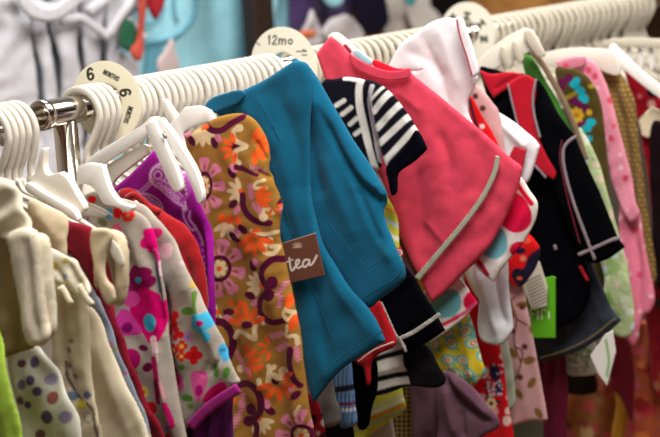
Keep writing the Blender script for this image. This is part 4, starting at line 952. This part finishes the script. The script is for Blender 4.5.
def p_rn(p):
    NB = (24, 20, 44)
    p.poly([(518, 286), (512, 276), (516, 268), (524, 268), (528, 258), (534, 252), (541, 248), (540, 262), (530, 276), (524, 286)], NB)
    p.ell(521, 250, 6, 3.4, NB); p.ell(528, 240, 4, 3, (216, 80, 60)); p.ell(524, 258, 3, 3, (226, 120, 100)); p.ell(483, 126, 2.4, 2.4, (230, 206, 200)); p.stroke([(470, 100), (478, 126), (488, 144)], 3, NB)
    p.ell(520, 278, 3, 2, (206, 90, 40))
g = panel('blouse', [(468, 98), (474, 100), (484, 118), (496, 140), (508, 170), (524, 225), (534, 238), (540, 250), (536, 266), (526, 282), (518, 287), (508, 280), (504, 240), (484, 160), (472, 130)], .475, PR, step=1.2, thick=.005, base=(206, 18, 22), paint=p_rn)
tag(g, 'red blouse with navy scalloped trim peeking between white shirt and navy jacket', 'blouse')

# white and red top next to the navy jacket
g = garment('top', 'white child top with red bands squeezed beside the navy jacket', 'top', (515, 150), .515)
panel('body', [(484, 104), (494, 108), (508, 118), (522, 128), (534, 138), (540, 146, 1), (536, 160), (530, 178), (524, 184), (512, 180), (500, 168), (490, 140)], .515, WS, g, step=1.3, thick=.006, R=.010, creases=[([(492, 112), (515, 135), (530, 148)], .005, 6)])
panel('red_band', [(514, 146, 1), (527, 150, 1), (522, 172), (518, 184, 1), (510, 172), (508, 160)], .502, cloth('deep red cotton', (176, 26, 48)), g, step=1.2, thick=.002, R=.003)
panel('hem', [(500, 168), (520, 178), (522, 300), (500, 300)], .53, WS, g, step=2, thick=.004)
# green shop tag and a striped card
def p_gt(p):
    W = (214, 244, 196)
    p.stroke([(530, 320), (531, 309), (535, 309)], 1.6, W); p.stroke([(531, 315), (535, 314)], 1.2, W); p.stroke([(538, 319), (538, 310)], 1.5, W); p.stroke([(542, 319), (542, 310), (546, 310)], 1.5, W); p.stroke([(549, 318), (549, 312)], 1.4, W); p.ell(532, 305, .8, .8, W)
g = panel('hanging_tag', [(524, 284, 1), (552, 276, 1), (556, 277, 1), (556, 338, 1), (530, 338, 1), (526, 320, 1)], .552, card_mat(), step=.8, thick=.0008, R=.001, base=(92, 172, 22), paint=p_gt)
tag(g, 'bright green paper tag with white letters beside the navy jacket', 'tag')
def p_sc(p):
    for k in range(9): p.stroke([(526 + k * .9, 282 + k * 3.2), (541 + k * .9, 275 + k * 3.2)], 1.2, (70, 66, 56))
g = panel('card', [(520, 282, 1), (534, 258, 1), (540, 262, 1), (548, 288, 1), (548, 306, 1), (532, 310, 1)], .541, card_mat(), step=.8, thick=.0012, R=.002, base=(196, 190, 172), paint=p_sc)
tag(g, 'small ribbed pale card hanging above the bright green tag', 'card')

# ------------------------------------------------------------------ navy jacket with red shoulder bands
JK = cloth('black softshell', (5, 5, 9), weave=700, bump=.3, sheen=.02); RB = cloth('red softshell', (176, 8, 34)); GP = cloth('grey piping', (138, 124, 130))
g = garment('jacket', 'black child jacket with red shoulder bands and grey piping at right', 'jacket', (540, 100), .60)
panel('body', [(479, 70), (490, 68), (506, 72), (524, 74), (538, 84), (548, 120), (560, 170), (580, 240), (590, 275), (590, 296), (576, 320), (550, 330), (530, 333), (525, 300), (520, 240), (506, 180), (490, 110)], .60, JK, g, step=1.8, thick=.008, folds=[(20, 70, .003, 0)])
panel('sleeve', [(530, 82), (538, 80), (548, 95), (557, 109), (566, 123), (576, 140), (584, 157), (596, 184), (608, 212), (618, 236), (625, 247, 1), (610, 258), (597, 263, 1), (588, 262), (578, 250), (566, 220), (552, 180), (540, 130)], .582, JK, g, step=1.6, thick=.010, R=.018)
panel('collar', [(480, 70, 1), (492, 74), (508, 72), (522, 75), (514, 84), (502, 92), (494, 98, 1), (486, 84)], .585, RB, g, step=1.3, thick=.004, creases=[([(494, 90), (516, 76)], -.003, 2)])
panel('shoulder_band', [(508, 84, 1), (524, 75), (536, 80, 1), (536, 94), (534, 112), (540, 140), (548, 158), (556, 172), (554, 180, 1), (540, 170), (526, 154), (518, 126), (512, 100)], .572, RB, g, step=1.3, thick=.003, R=.004)
for k, w in [([(508, 84), (512, 102), (518, 126)], 2), ([(536, 79), (533, 96), (534, 114), (540, 138)], 2.6), ([(524, 155), (540, 171), (546, 178)], 2.4)]: band('piping', k, w, .567, GP, g, thick=.0012, step=1)
for k, w in [([(577, 136), (568, 142), (563, 152), (565, 172), (574, 204), (588, 242), (595, 260)], 3.2), ([(578, 255), (594, 248), (612, 240), (620, 238)], 3.6)]: band('stitching', k, w, .5695, GP, g, thick=.0012, step=1)
band('red_piping', [(562, 140), (560, 160), (568, 200), (580, 244)], 1.4, .570, cloth('dark red piping', (110, 16, 40)), g, thick=.001, step=1)
band('zip_tab', [(580, 266), (584, 274), (588, 281)], 3, .588, RB, g, thick=.002, step=1)
band('snap', [(554.5, 245), (556, 250)], 3, .588, GP, g, thick=.002, step=.8)
# denim skirt
DN = cloth('dark denim', (48, 54, 66), weave=500, bump=.5, var=.3)
g = garment('skirt', 'dark denim skirt with tan hem stitching under the black jacket', 'skirt', (575, 330), .63)
panel('body', [(524, 250), (512, 110), (546, 108), (576, 220), (590, 255), (604, 290), (612, 308), (622, 320, 1), (606, 334), (580, 350), (556, 358), (536, 364, 1), (528, 330)], .63, DN, g, step=1.8, thick=.007, creases=[([(585, 270), (606, 325)], .004, 6), ([(560, 290), (566, 350)], -.003, 6)])
band('hem_stitching', [(540, 358), (566, 350), (590, 338), (616, 318)], 1.3, .621, cloth('tan thread', (132, 112, 72)), g, thick=.0008, step=.9)
g = panel('leggings', [(528, 350), (524, 200), (518, 110), (544, 110), (560, 220), (566, 360), (568, 390), (567, 437), (570, 500), (534, 500), (536, 437), (536, 390)], .665, cloth('wine jersey', (96, 10, 40)), step=1.8, thick=.006, folds=[(5, 14, .002, 0)])
tag(g, 'wine red leggings hanging straight below the denim skirt', 'leggings')
g = panel('trousers', [(504, 410), (520, 408), (540, 404), (544, 437), (548, 500), (508, 500)], .648, cloth('olive grey', (86, 82, 66), var=.3), step=1.8, thick=.005)
tag(g, 'olive grey trousers below the dusty pink tunic hem', 'trousers')
# white tee showing low behind the denim skirt and a green white shop tag
def p_gw(p):
    p.stroke([(606, 340), (609, 360), (607, 376)], 2.4, (120, 170, 100)); p.noise_dots([(570, 345), (592, 372)], 30, 2, [(120, 170, 90), (226, 232, 220)], 3)
g = panel('hanging_tag', [(590, 356, 1), (605, 334, 1), (613, 330, 1), (616, 352, 1), (607, 386, 1), (598, 374, 1)], .612, card_mat(), step=1, thick=.001, R=.001, base=(222, 220, 212), paint=p_gw)
tag(g, 'white folded paper tag with green print under the denim skirt', 'tag')
g = panel('tee', [(560, 340), (545, 220), (530, 110), (552, 110), (576, 230), (596, 344), (604, 356), (600, 372), (580, 376), (566, 372)], .682, PR, step=1.3, thick=.005, base=(196, 200, 184), paint=p_gw)
tag(g, 'pale green and white tee hem left of the white folded tag', 'tee shirt')

# ------------------------------------------------------------------ garments at the far right
g = garment('cardigan', 'green knit cardigan with a taupe edge left of the embroidered olive top', 'cardigan', (545, 90), .70)
panel('front', [(521, 58), (528, 55), (536, 62), (546, 80), (558, 100), (568, 122), (576, 142), (584, 170), (560, 170), (540, 120), (528, 84)], .70, cloth('leaf green knit', (62, 118, 42), weave=420, bump=.6), g, step=1.6, thick=.006)
band('edge', [(532, 52), (541, 62), (552, 80), (564, 102), (576, 130), (586, 160)], 6, .688, cloth('taupe binding', (128, 106, 82)), g, thick=.003, R=.004)
def p_ol(p):
    CY, MO, YL = (20, 160, 180), (92, 16, 66), (206, 160, 40)
    for x, y in [(564, 82), (570, 78), (562, 88), (580, 104), (574, 100), (586, 108), (578, 128), (584, 124)]: p.ell(x, y, 4.6, 4.4, MO)
    for x, y, r in [(576, 84, 5), (581, 90, 5), (584, 97, 5), (578, 80, 4), (586, 100, 3.5), (592, 122, 5), (588, 128, 5), (582, 132, 4), (590, 138, 4), (584, 146, 5), (580, 140, 4)]: p.ell(x, y, r, r * .8, CY)
    p.petals(577, 115, 8, 2, 8, 2.4, YL); p.ell(577, 115, 2.6, 2.6, (170, 110, 30)); p.stroke([(563, 100), (576, 93)], 4, (140, 120, 30)); p.ell(590, 112, 3, 3, YL)
    p.ell(592, 86, 3, 2.4, (150, 130, 40))
g = panel('top', [(555, 70), (568, 68), (582, 72), (592, 82), (600, 100), (605, 130), (608, 180), (612, 240), (600, 300), (590, 260), (580, 180), (565, 110)], .745, PR, step=1.1, thick=.007, R=.014, base=(74, 62, 24), paint=p_ol)
tag(g, 'olive brown top embroidered with turquoise and yellow flowers on its shoulder', 'top')
def p_pg(p):
    p.mottle(.12, 7, 9); p.noise_dots([(575, 130), (640, 380)], 120, 4, [(206, 214, 190), (150, 180, 110), (214, 190, 170), (130, 170, 80), (196, 214, 214)], 14)
g = panel('dress', [(578, 130), (586, 136), (596, 156), (606, 186), (614, 216), (622, 246), (630, 280), (634, 330), (616, 336), (602, 310), (604, 280), (594, 240), (580, 180)], .722, PR, step=1.4, thick=.006, base=(176, 190, 140), paint=p_pg)
tag(g, 'pale green floral dress sleeve showing between black jacket and pink blouse', 'dress')
def p_gg(p):
    p.mottle(.05, 9, 3); p.noise_dots([(556, 56), (660, 350)], 110, 2.0, [(232, 196, 200), (236, 180, 190), (222, 90, 110)], 17)
    for x, y in [(566, 66), (571, 72), (590, 70), (596, 76), (611, 100), (612, 138), (626, 178), (640, 275), (634, 230)]: p.ell(x, y, 3, 3.4, (214, 70, 100))
g = garment('blouse', 'pink child blouse with small red flowers and long hanging sleeve', 'blouse', (600, 100), .80)
panel('body', [(556, 62), (570, 58), (586, 58), (596, 64), (606, 84), (614, 108), (622, 140), (630, 170), (636, 200), (640, 214), (632, 222), (624, 212), (614, 190), (606, 150), (598, 110), (584, 80), (566, 74)], .80, PR, g, step=1.2, thick=.007, base=(226, 140, 160), paint=p_gg)
panel('collar', [(558, 62), (572, 57), (586, 57), (584, 66), (570, 70), (560, 72)], .787, PR, g, step=1.2, thick=.003, base=(214, 130, 150), paint=p_gg)
panel('sleeve', [(620, 208), (632, 206), (640, 214), (646, 250), (652, 280), (655, 300), (650, 312), (642, 318), (638, 340), (632, 346), (626, 330), (622, 300), (620, 260)], .815, PR, g, step=1.3, thick=.008, base=(222, 120, 146), paint=p_gg, creases=[([(634, 220), (640, 270), (640, 315)], -.005, 4)])
def p_tw(p):
    p.mottle(.1, 5, 3)
    for i in range(16):
        for j in range(48): p.ell(596 + i * 4 + (j % 2) * 2, 64 + j * 5, 1, 1.2, (176, 146, 84))
g = panel('coat', [(592, 74), (604, 68), (618, 72), (628, 84), (636, 104), (640, 140), (646, 190), (652, 240), (656, 280), (640, 290), (630, 220), (616, 150), (604, 110)], .868, PR, step=1.1, thick=.010, R=.016, base=(112, 86, 46), paint=p_tw, creases=[([(612, 80), (626, 130), (638, 220)], -.006, 5), ([(622, 80), (634, 130), (646, 230)], .006, 6)])
tag(g, 'brown flecked tweed coat behind the pink flowered blouse', 'coat')
def p_rb(p):
    for x, y, r in [(645, 80, 6), (654, 92, 7), (640, 76, 3), (650, 118, 5)]: p.ell(x, y, r, r * .8, (30, 14, 24))
    p.ell(652, 104, 4, 4, (214, 160, 150)); p.ell(640, 96, 2.5, 2.5, (214, 100, 100))
g = panel('blouse', [(624, 68), (634, 72), (648, 82), (664, 100), (690, 140), (700, 240), (660, 260), (648, 180), (638, 120)], .925, PR, step=1.5, thick=.007, base=(156, 12, 34), paint=p_rb)
tag(g, 'deep red blouse with black flowers at the right edge', 'blouse')
g = panel('hanging_tag', [(638, 120, 1), (652, 106, 1), (664, 112, 1), (664, 128, 1), (648, 138, 1), (642, 136, 1)], .905, card_mat(), step=1.4, thick=.001, R=.001, base=(222, 206, 176), paint=None)
tag(g, 'blank cream paper tag on the deep red blouse', 'tag')
g = panel('jacket', [(650, 132), (664, 122), (700, 140), (730, 250), (720, 290), (660, 290), (652, 220)], .895, cloth('dark brown knit', (26, 16, 20)), step=2, thick=.008)
tag(g, 'nearly black knitted jacket at right edge below the cream tag', 'jacket')
def p_rd2(p): p.noise_dots([(630, 240), (720, 420)], 40, 6, [(120, 14, 30), (150, 90, 60), (60, 60, 40)], 4)
g = panel('skirt', [(640, 262), (660, 256), (700, 270), (720, 400), (660, 400), (648, 340)], .96, PR, step=2, thick=.006, base=(140, 24, 30), paint=p_rd2)
tag(g, 'dark red skirt at right edge under the tweed coat', 'skirt')

# white hangers on the right: slotted clip bar, tubular one, stickered one
g = garment('clip_hanger', 'white slotted hanger bar above the red and black jacket collar', 'hanger', (510, 60), .655)
slab('bar', [(476, 66), (490, 50), (508, 36), (524, 28, 1), (532, 30, 1), (540, 44), (534, 50), (520, 56), (500, 66), (486, 74)], .655, g, .004, white_slab2)
for k in [[(500, 50), (505, 47), (512, 64), (507, 68)], [(512, 44), (517, 42), (524, 58), (519, 62)], [(524, 34), (531, 30), (540, 44), (545, 54), (540, 57), (532, 48)]]: slab('peg', k, .645, g, .003, white_warm)
g = garment('clothes_hanger', 'long white tubular hanger over the deep red blouse', 'hanger', (635, 70), .985)
slab('arm', [(612, 44), (620, 50), (632, 62), (648, 76), (670, 92), (700, 112), (700, 122), (664, 100), (640, 82), (622, 66), (610, 54)], .88, g, .005)
for k in range(4):
    x = 616 + k * 11
    slab('rib', [(x, 46), (x + 4, 46), (x + 5, 68), (x + 1, 68)], .985, g, .003)
slab('crossbar', [(606, 40), (640, 38), (690, 42), (690, 50), (640, 47), (606, 48)], .975, g, .004, white_warm)
g = garment('clothes_hanger', 'ivory hanger shoulders over the pink blouse and tweed coat', 'hanger', (590, 56), .835)
slab('arm', [(540, 56), (556, 50), (580, 48), (604, 50), (616, 54), (620, 74), (606, 72), (590, 64), (570, 62), (548, 66)], .845, g, .004, white_slab2)

# ------------------------------------------------------------------ things hanging on the wall behind (upright planes Y = const)
YB = .86
rail = thing('wall_rail', 'long dark steel rail on the back wall, above the picture edge', 'rail', (1, YB, 2.16))
steel = plain('dark steel', (46, 40, 38), .35, .8)
make_obj('bar', *tube((-1.2, YB, 2.16), (5.6, YB, 2.16), .013, 20), steel, rail)
for x in (-1.0, 1.5, 4.0): make_obj('bracket', *tube((x, YB, 2.16), (x, WY, 2.16), .01, 16), steel, rail)
def bpanel(*a, **k): return panel(*a, axis=1, **k)
def topped(pts, yb, z=2.15):
    """give hanging things their real top up at the rail"""
    return pts
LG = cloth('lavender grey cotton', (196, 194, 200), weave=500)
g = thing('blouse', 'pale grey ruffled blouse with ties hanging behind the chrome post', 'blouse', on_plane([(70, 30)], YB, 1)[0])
bpanel('lining', [(-120, -350), (60, -350), (150, -340), (150, -20), (136, 10), (122, 40), (112, 80), (106, 130), (100, 260), (-120, 260), (-130, 60)], YB, cloth('fold shade grey', (126, 126, 134)), g, step=4, thick=.006)  # darker grey sheet standing in for the shade between the gathers
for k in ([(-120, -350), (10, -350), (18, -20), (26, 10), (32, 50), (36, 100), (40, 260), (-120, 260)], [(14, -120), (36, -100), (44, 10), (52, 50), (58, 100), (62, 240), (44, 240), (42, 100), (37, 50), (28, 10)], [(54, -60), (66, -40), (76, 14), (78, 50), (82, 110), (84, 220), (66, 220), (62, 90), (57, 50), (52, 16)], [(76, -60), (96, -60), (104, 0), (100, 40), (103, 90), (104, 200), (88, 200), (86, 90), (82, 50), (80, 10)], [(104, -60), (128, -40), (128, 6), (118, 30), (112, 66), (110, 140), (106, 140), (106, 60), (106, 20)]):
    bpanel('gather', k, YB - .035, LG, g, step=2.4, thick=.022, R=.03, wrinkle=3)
for k, w in [([(18, -20), (30, 8), (52, 14), (74, 0), (96, -20)], 15), ([(60, 22), (80, 18), (96, 28), (110, 38)], 9), ([(88, 12), (104, 0), (122, -14)], 10), ([(108, 36), (122, 14), (140, -8)], 9), ([(20, -8), (34, 4), (58, 8)], 8)]:
    bpanel('tie', ribbon(k, w), YB - .035 - .004 * w, LG, g, step=1.8, thick=.008, R=.010, raw=True)
bpanel('cuff', ribbon([(128, 18), (140, 34), (146, 38)], 7), YB - .06, LG, g, step=1.6, thick=.006, R=.008, raw=True)
bpanel('cuff', [(116, 50), (126, 54), (138, 62), (136, 80), (120, 84), (112, 70)], YB - .04, LG, g, step=1.8, thick=.008, R=.01)
# light blue spread
BL = cloth('light blue cotton', (146, 200, 214), weave=400, var=.12)
BL2 = cloth('deeper blue stitching', (92, 152, 172), weave=400)
g = thing('bedspread', 'light blue spread with a stitched ring hanging behind the size discs', 'bedspread', on_plane([(200, 20)], .92, 1)[0])
bpanel('sheet', [(110, -350), (200, -350), (300, -345), (310, 200), (100, 220)], .92, BL, g, step=4, thick=.008, folds=[(4, 60, .004, 1)])
for k, w in [([(196, -12), (196, 8), (188, 26), (172, 38), (150, 43), (132, 40)], 4.5), ([(176, -12), (175, 8), (178, 22)], 2.5), ([(164, -12), (162, 14), (154, 22), (140, 24)], 2.5)]:
    bpanel('ring_stitching', ribbon(k, w), .905, BL2, g, step=1.4, thick=.004, R=.006, raw=True)
bpanel('ring_panel', [(150, 46), (160, 44), (166, 60), (162, 80), (146, 82)], .909, BL2, g, step=2, thick=.003)
def rb(name, label, cat, pts, yb, mat, **k):
    o = bpanel(name, pts, yb, mat, step=k.pop('step', 1.8), **k); return tag(o, label, cat)
rb('ornament', 'dark red fabric heart hanging in front of the light blue spread', 'ornament', [(146, -10), (164, -10), (163, 6), (156, 20), (149, 10)], .80, cloth('heart red', (150, 22, 34)), thick=.012)
g = thing('scarf', 'green and red striped scarf end hanging beside the grey blouse', 'scarf', on_plane([(130, 40)], .79, 1)[0])
bpanel('green_stripe', [(124, 20), (134, 24), (138, 44), (132, 52), (120, 44)], .79, cloth('bottle green', (30, 86, 60)), g, step=1.6, thick=.008)
bpanel('red_stripe', [(138, -10), (146, 0), (144, 36), (142, 58), (134, 60), (130, 50), (138, 36)], .775, cloth('brick red', (176, 70, 56)), g, step=1.6, thick=.008)
rb('handkerchief', 'pale pinkish pointed cloth hanging in front of the light blue spread', 'handkerchief', [(171, 38), (176, 52), (180, 64), (176, 74), (160, 76), (156, 62), (164, 50)], .80, cloth('pale rose', (190, 170, 168)), thick=.008)
# dark upright between the blue spreads
o = make_obj('dark_post', *box((0, 0, 0), (1, 1, 1)), plain('dark wood', (40, 24, 18), .5))
bpy.data.objects.remove(o)
q = on_plane([(248, 0), (268, 0)], .78, 1)
o = bevel(make_obj('display_post', *box((q[0][0], .765, 0.0), (q[1][0], .80, 2.5)), plain('dark wood', (42, 26, 20), .5), smooth=False), .004)
tag(o, 'dark brown upright post behind the 12mo disc', 'post')
rb('hanging_cloth', 'narrow light blue cloth right of the dark upright post', 'cloth', [(262, -340), (300, -340), (304, 80), (262, 80)], .84, BL, thick=.008, folds=[(4, 18, .006, 1)], step=3)
PU = cloth('deep purple cotton', (62, 44, 84))
g = thing('robe', 'dark purple robe hanging behind the pink dress hanger', 'robe', on_plane([(320, 10)], .80, 1)[0])
bpanel('body', [(284, -340), (360, -335), (392, -60), (372, -10), (350, 14), (330, 18), (318, 40), (300, 60), (290, 30)], .80, PU, g, step=2.4, thick=.010, creases=[([(300, -20), (310, 20)], .012, 8), ([(340, -20), (330, 16)], -.012, 7)])
bpanel('sleeve', [(352, -30), (380, -20), (386, 0), (388, 24), (366, 34), (356, 14)], .77, cloth('midnight cotton', (24, 20, 36)), g, step=2, thick=.010)
rb('hanging_cloth', 'white lumpy cloth under the dark purple robe, left one', 'cloth', [(300, 40), (304, 24), (312, 8, 1), (318, 22), (326, 40), (312, 48)], .745, cloth('off white cotton', (178, 170, 172)), thick=.009, R=.012, wrinkle=3)
rb('hanging_cloth', 'white lumpy cloth under the dark purple robe, wider right one', 'cloth', [(322, 34), (330, 20), (344, 14, 1), (354, 20), (364, 32), (362, 46), (336, 50)], .735, cloth('off white cotton', (178, 170, 172)), thick=.009, R=.012, wrinkle=3)
rb('towel', 'small pale blue towel folded over the dark purple robe', 'towel', [(320, -30), (346, -30), (344, 0), (334, 8), (324, 0)], .745, BL, thick=.010)
rb('hanging_cloth', 'orange cloth corner just right of the 12mo disc', 'cloth', [(300, 31), (314, 31), (316, 36), (302, 40)], .70, cloth('orange cotton', (196, 104, 60)), thick=.008)
g = thing('sheet', 'crumpled off white sheet hanging behind the white shirt', 'sheet', on_plane([(405, 10)], .80, 1)[0])
OW = cloth('off white linen', (206, 198, 190))
bpanel('body', [(374, -300), (400, -335), (424, -300), (430, 10), (424, 40), (396, 46), (384, 20)], .835, OW, g, step=2, thick=.010, creases=[([(390, -20), (400, 20)], .012, 6), ([(404, -10), (414, 30)], -.012, 5)])
bpanel('fold', [(404, -20), (424, 0), (440, 16), (452, 34), (430, 40), (410, 24)], .81, OW, g, step=2, thick=.010)
rb('garment', 'black garment glimpsed above the blurred third disc', 'garment', [(416, -330), (470, -325), (468, -6), (452, 12), (440, 16), (428, 6)], .885, cloth('black felt', (24, 18, 18)), thick=.010)
rb('hanging_cloth', 'small teal scrap of cloth at the top centre edge', 'cloth', [(402, -20), (420, -20), (416, 2), (408, 4)], .74, cloth('teal scrap', (60, 150, 160)), thick=.008)
# wooden cupboard behind at upper right
q = on_plane([(476, -60), (570, -60)], .93, 1)
zt = on_plane([(500, 16)], .93, 1)[0][2]
g = thing('shelf_board', 'orange brown wooden shelf on the wall at upper right', 'shelf', (q[0][0], .93, zt))
bevel(make_obj('board', *box((q[0][0], .70, zt - .03), (q[1][0] + 1.5, 1.015, zt + .12)), wood_mat('honey wood', (150, 98, 48), (196, 140, 76)), g, smooth=False), .004)
rb('basket', 'dark wicker basket blurred at the upper right corner', 'basket', [(584, -40), (626, -40), (630, 6), (604, 18), (586, 10)], .66, cloth('dark wicker', (90, 56, 22), weave=200, bump=1), thick=.05, R=.06)

# ------------------------------------------------------------------ low stack of floral clothes at lower right
def p_or(p):
    p.mottle(.15, 22, 4)
    p.noise_dots([(500, 340), (760, 520)], 230, 5.5, [(206, 90, 90), (172, 96, 50), (150, 60, 40), (196, 130, 50), (140, 100, 60), (170, 80, 80), (110, 66, 40), (206, 170, 120)], 21)
def p_or2(p):
    p.mottle(.15, 16, 6)
    p.noise_dots([(590, 330), (760, 560)], 180, 5.5, [(186, 60, 70), (196, 90, 96), (170, 96, 40), (150, 40, 40), (206, 120, 60)], 23)
g = panel('quilt', [(500, 376), (560, 366), (620, 360), (640, 380), (650, 520), (640, 640), (500, 640)], 1.02, PR, step=2.2, thick=.012, base=(160, 104, 60), paint=p_or, folds=[(8, 34, .008, 0)])
tag(g, 'rust and ochre floral quilt blurred below the wine leggings', 'quilt')
g = panel('quilt', [(628, 330), (650, 322), (720, 320), (740, 460), (740, 640), (620, 640), (622, 440)], .985, PR, step=2.2, thick=.012, base=(176, 86, 56), paint=p_or2, folds=[(8, 30, .008, 1)])
tag(g, 'red and orange floral quilt blurred in the lower right corner', 'quilt')
g = panel('skirt', [(606, 330), (624, 334), (634, 366), (632, 420), (622, 400), (610, 380)], .93, cloth('maroon cotton', (112, 14, 34)), step=2, thick=.006)
tag(g, 'maroon skirt sliver beside the white folded tag', 'skirt')
g = panel('scarf', [(612, 372), (624, 366), (634, 376), (630, 400), (624, 437), (612, 437), (616, 404)], .965, cloth('mustard cotton', (196, 140, 40)), step=2, thick=.006)
tag(g, 'mustard yellow scarf hanging low beside the rust quilt', 'scarf')
g = panel('vest', [(566, 366), (592, 370), (596, 392), (570, 394), (564, 384)], .955, cloth('black brown', (30, 20, 16)), step=2, thick=.006)  # near black cloth that fills the gap between garments
tag(g, 'near black patch of cloth in the gap below the pale green tee', 'vest')

# ------------------------------------------------------------------ camera, light
cam = bpy.data.cameras.new('camera'); co = bpy.data.objects.new('camera', cam); COL.objects.link(co)
mw = Matrix([[*M3[i], CAM[i]] for i in range(3)] + [[0, 0, 0, 1]])
co.matrix_world = mw
cam.sensor_width = 36; cam.lens = F_PX * 36 / 660
cam.clip_start = 0.05
cam.dof.use_dof = True; cam.dof.focus_distance = 1.82; cam.dof.aperture_fstop = 5.4; cam.dof.aperture_blades = 0
SC.camera = co

def area(name, loc, target, size, power, col, sy=None):
    l = bpy.data.lights.new(name, 'AREA'); l.energy = power; l.color = col; l.size = size
    if sy: l.shape = 'RECTANGLE'; l.size_y = sy
    o = bpy.data.objects.new(name, l); COL.objects.link(o); o.location = loc
    d = Vector(target) - Vector(loc); o.rotation_euler = d.to_track_quat('-Z', 'Y').to_euler()
    return o
area('ceiling_light', (-0.35, -0.85, 2.7), (0.3, 0, 1.2), 0.9, 55, (1.0, 0.97, 0.92))
area('ceiling_light', (1.5, -0.8, 2.75), (1.3, 0, 1.2), 1.0, 36, (1.0, 0.95, 0.88))
area('ceiling_light', (0.9, 0.6, 3.0), (0.9, 0.7, 1.0), 0.9, 34, (0.96, 0.98, 1.0))
w = bpy.data.worlds.new('world'); SC.world = w; w.use_nodes = True
wn, wl = w.node_tree.nodes, w.node_tree.links
bg = wn['Background']; bg.inputs['Strength'].default_value = 0.20; bg.inputs['Color'].default_value = (1.0, 0.95, 0.88, 1)
SC.view_settings.view_transform = 'Standard'; SC.view_settings.look = 'None'
SC.view_settings.exposure = 0.0; SC.view_settings.gamma = 1.0; SC.view_settings.use_curve_mapping = False
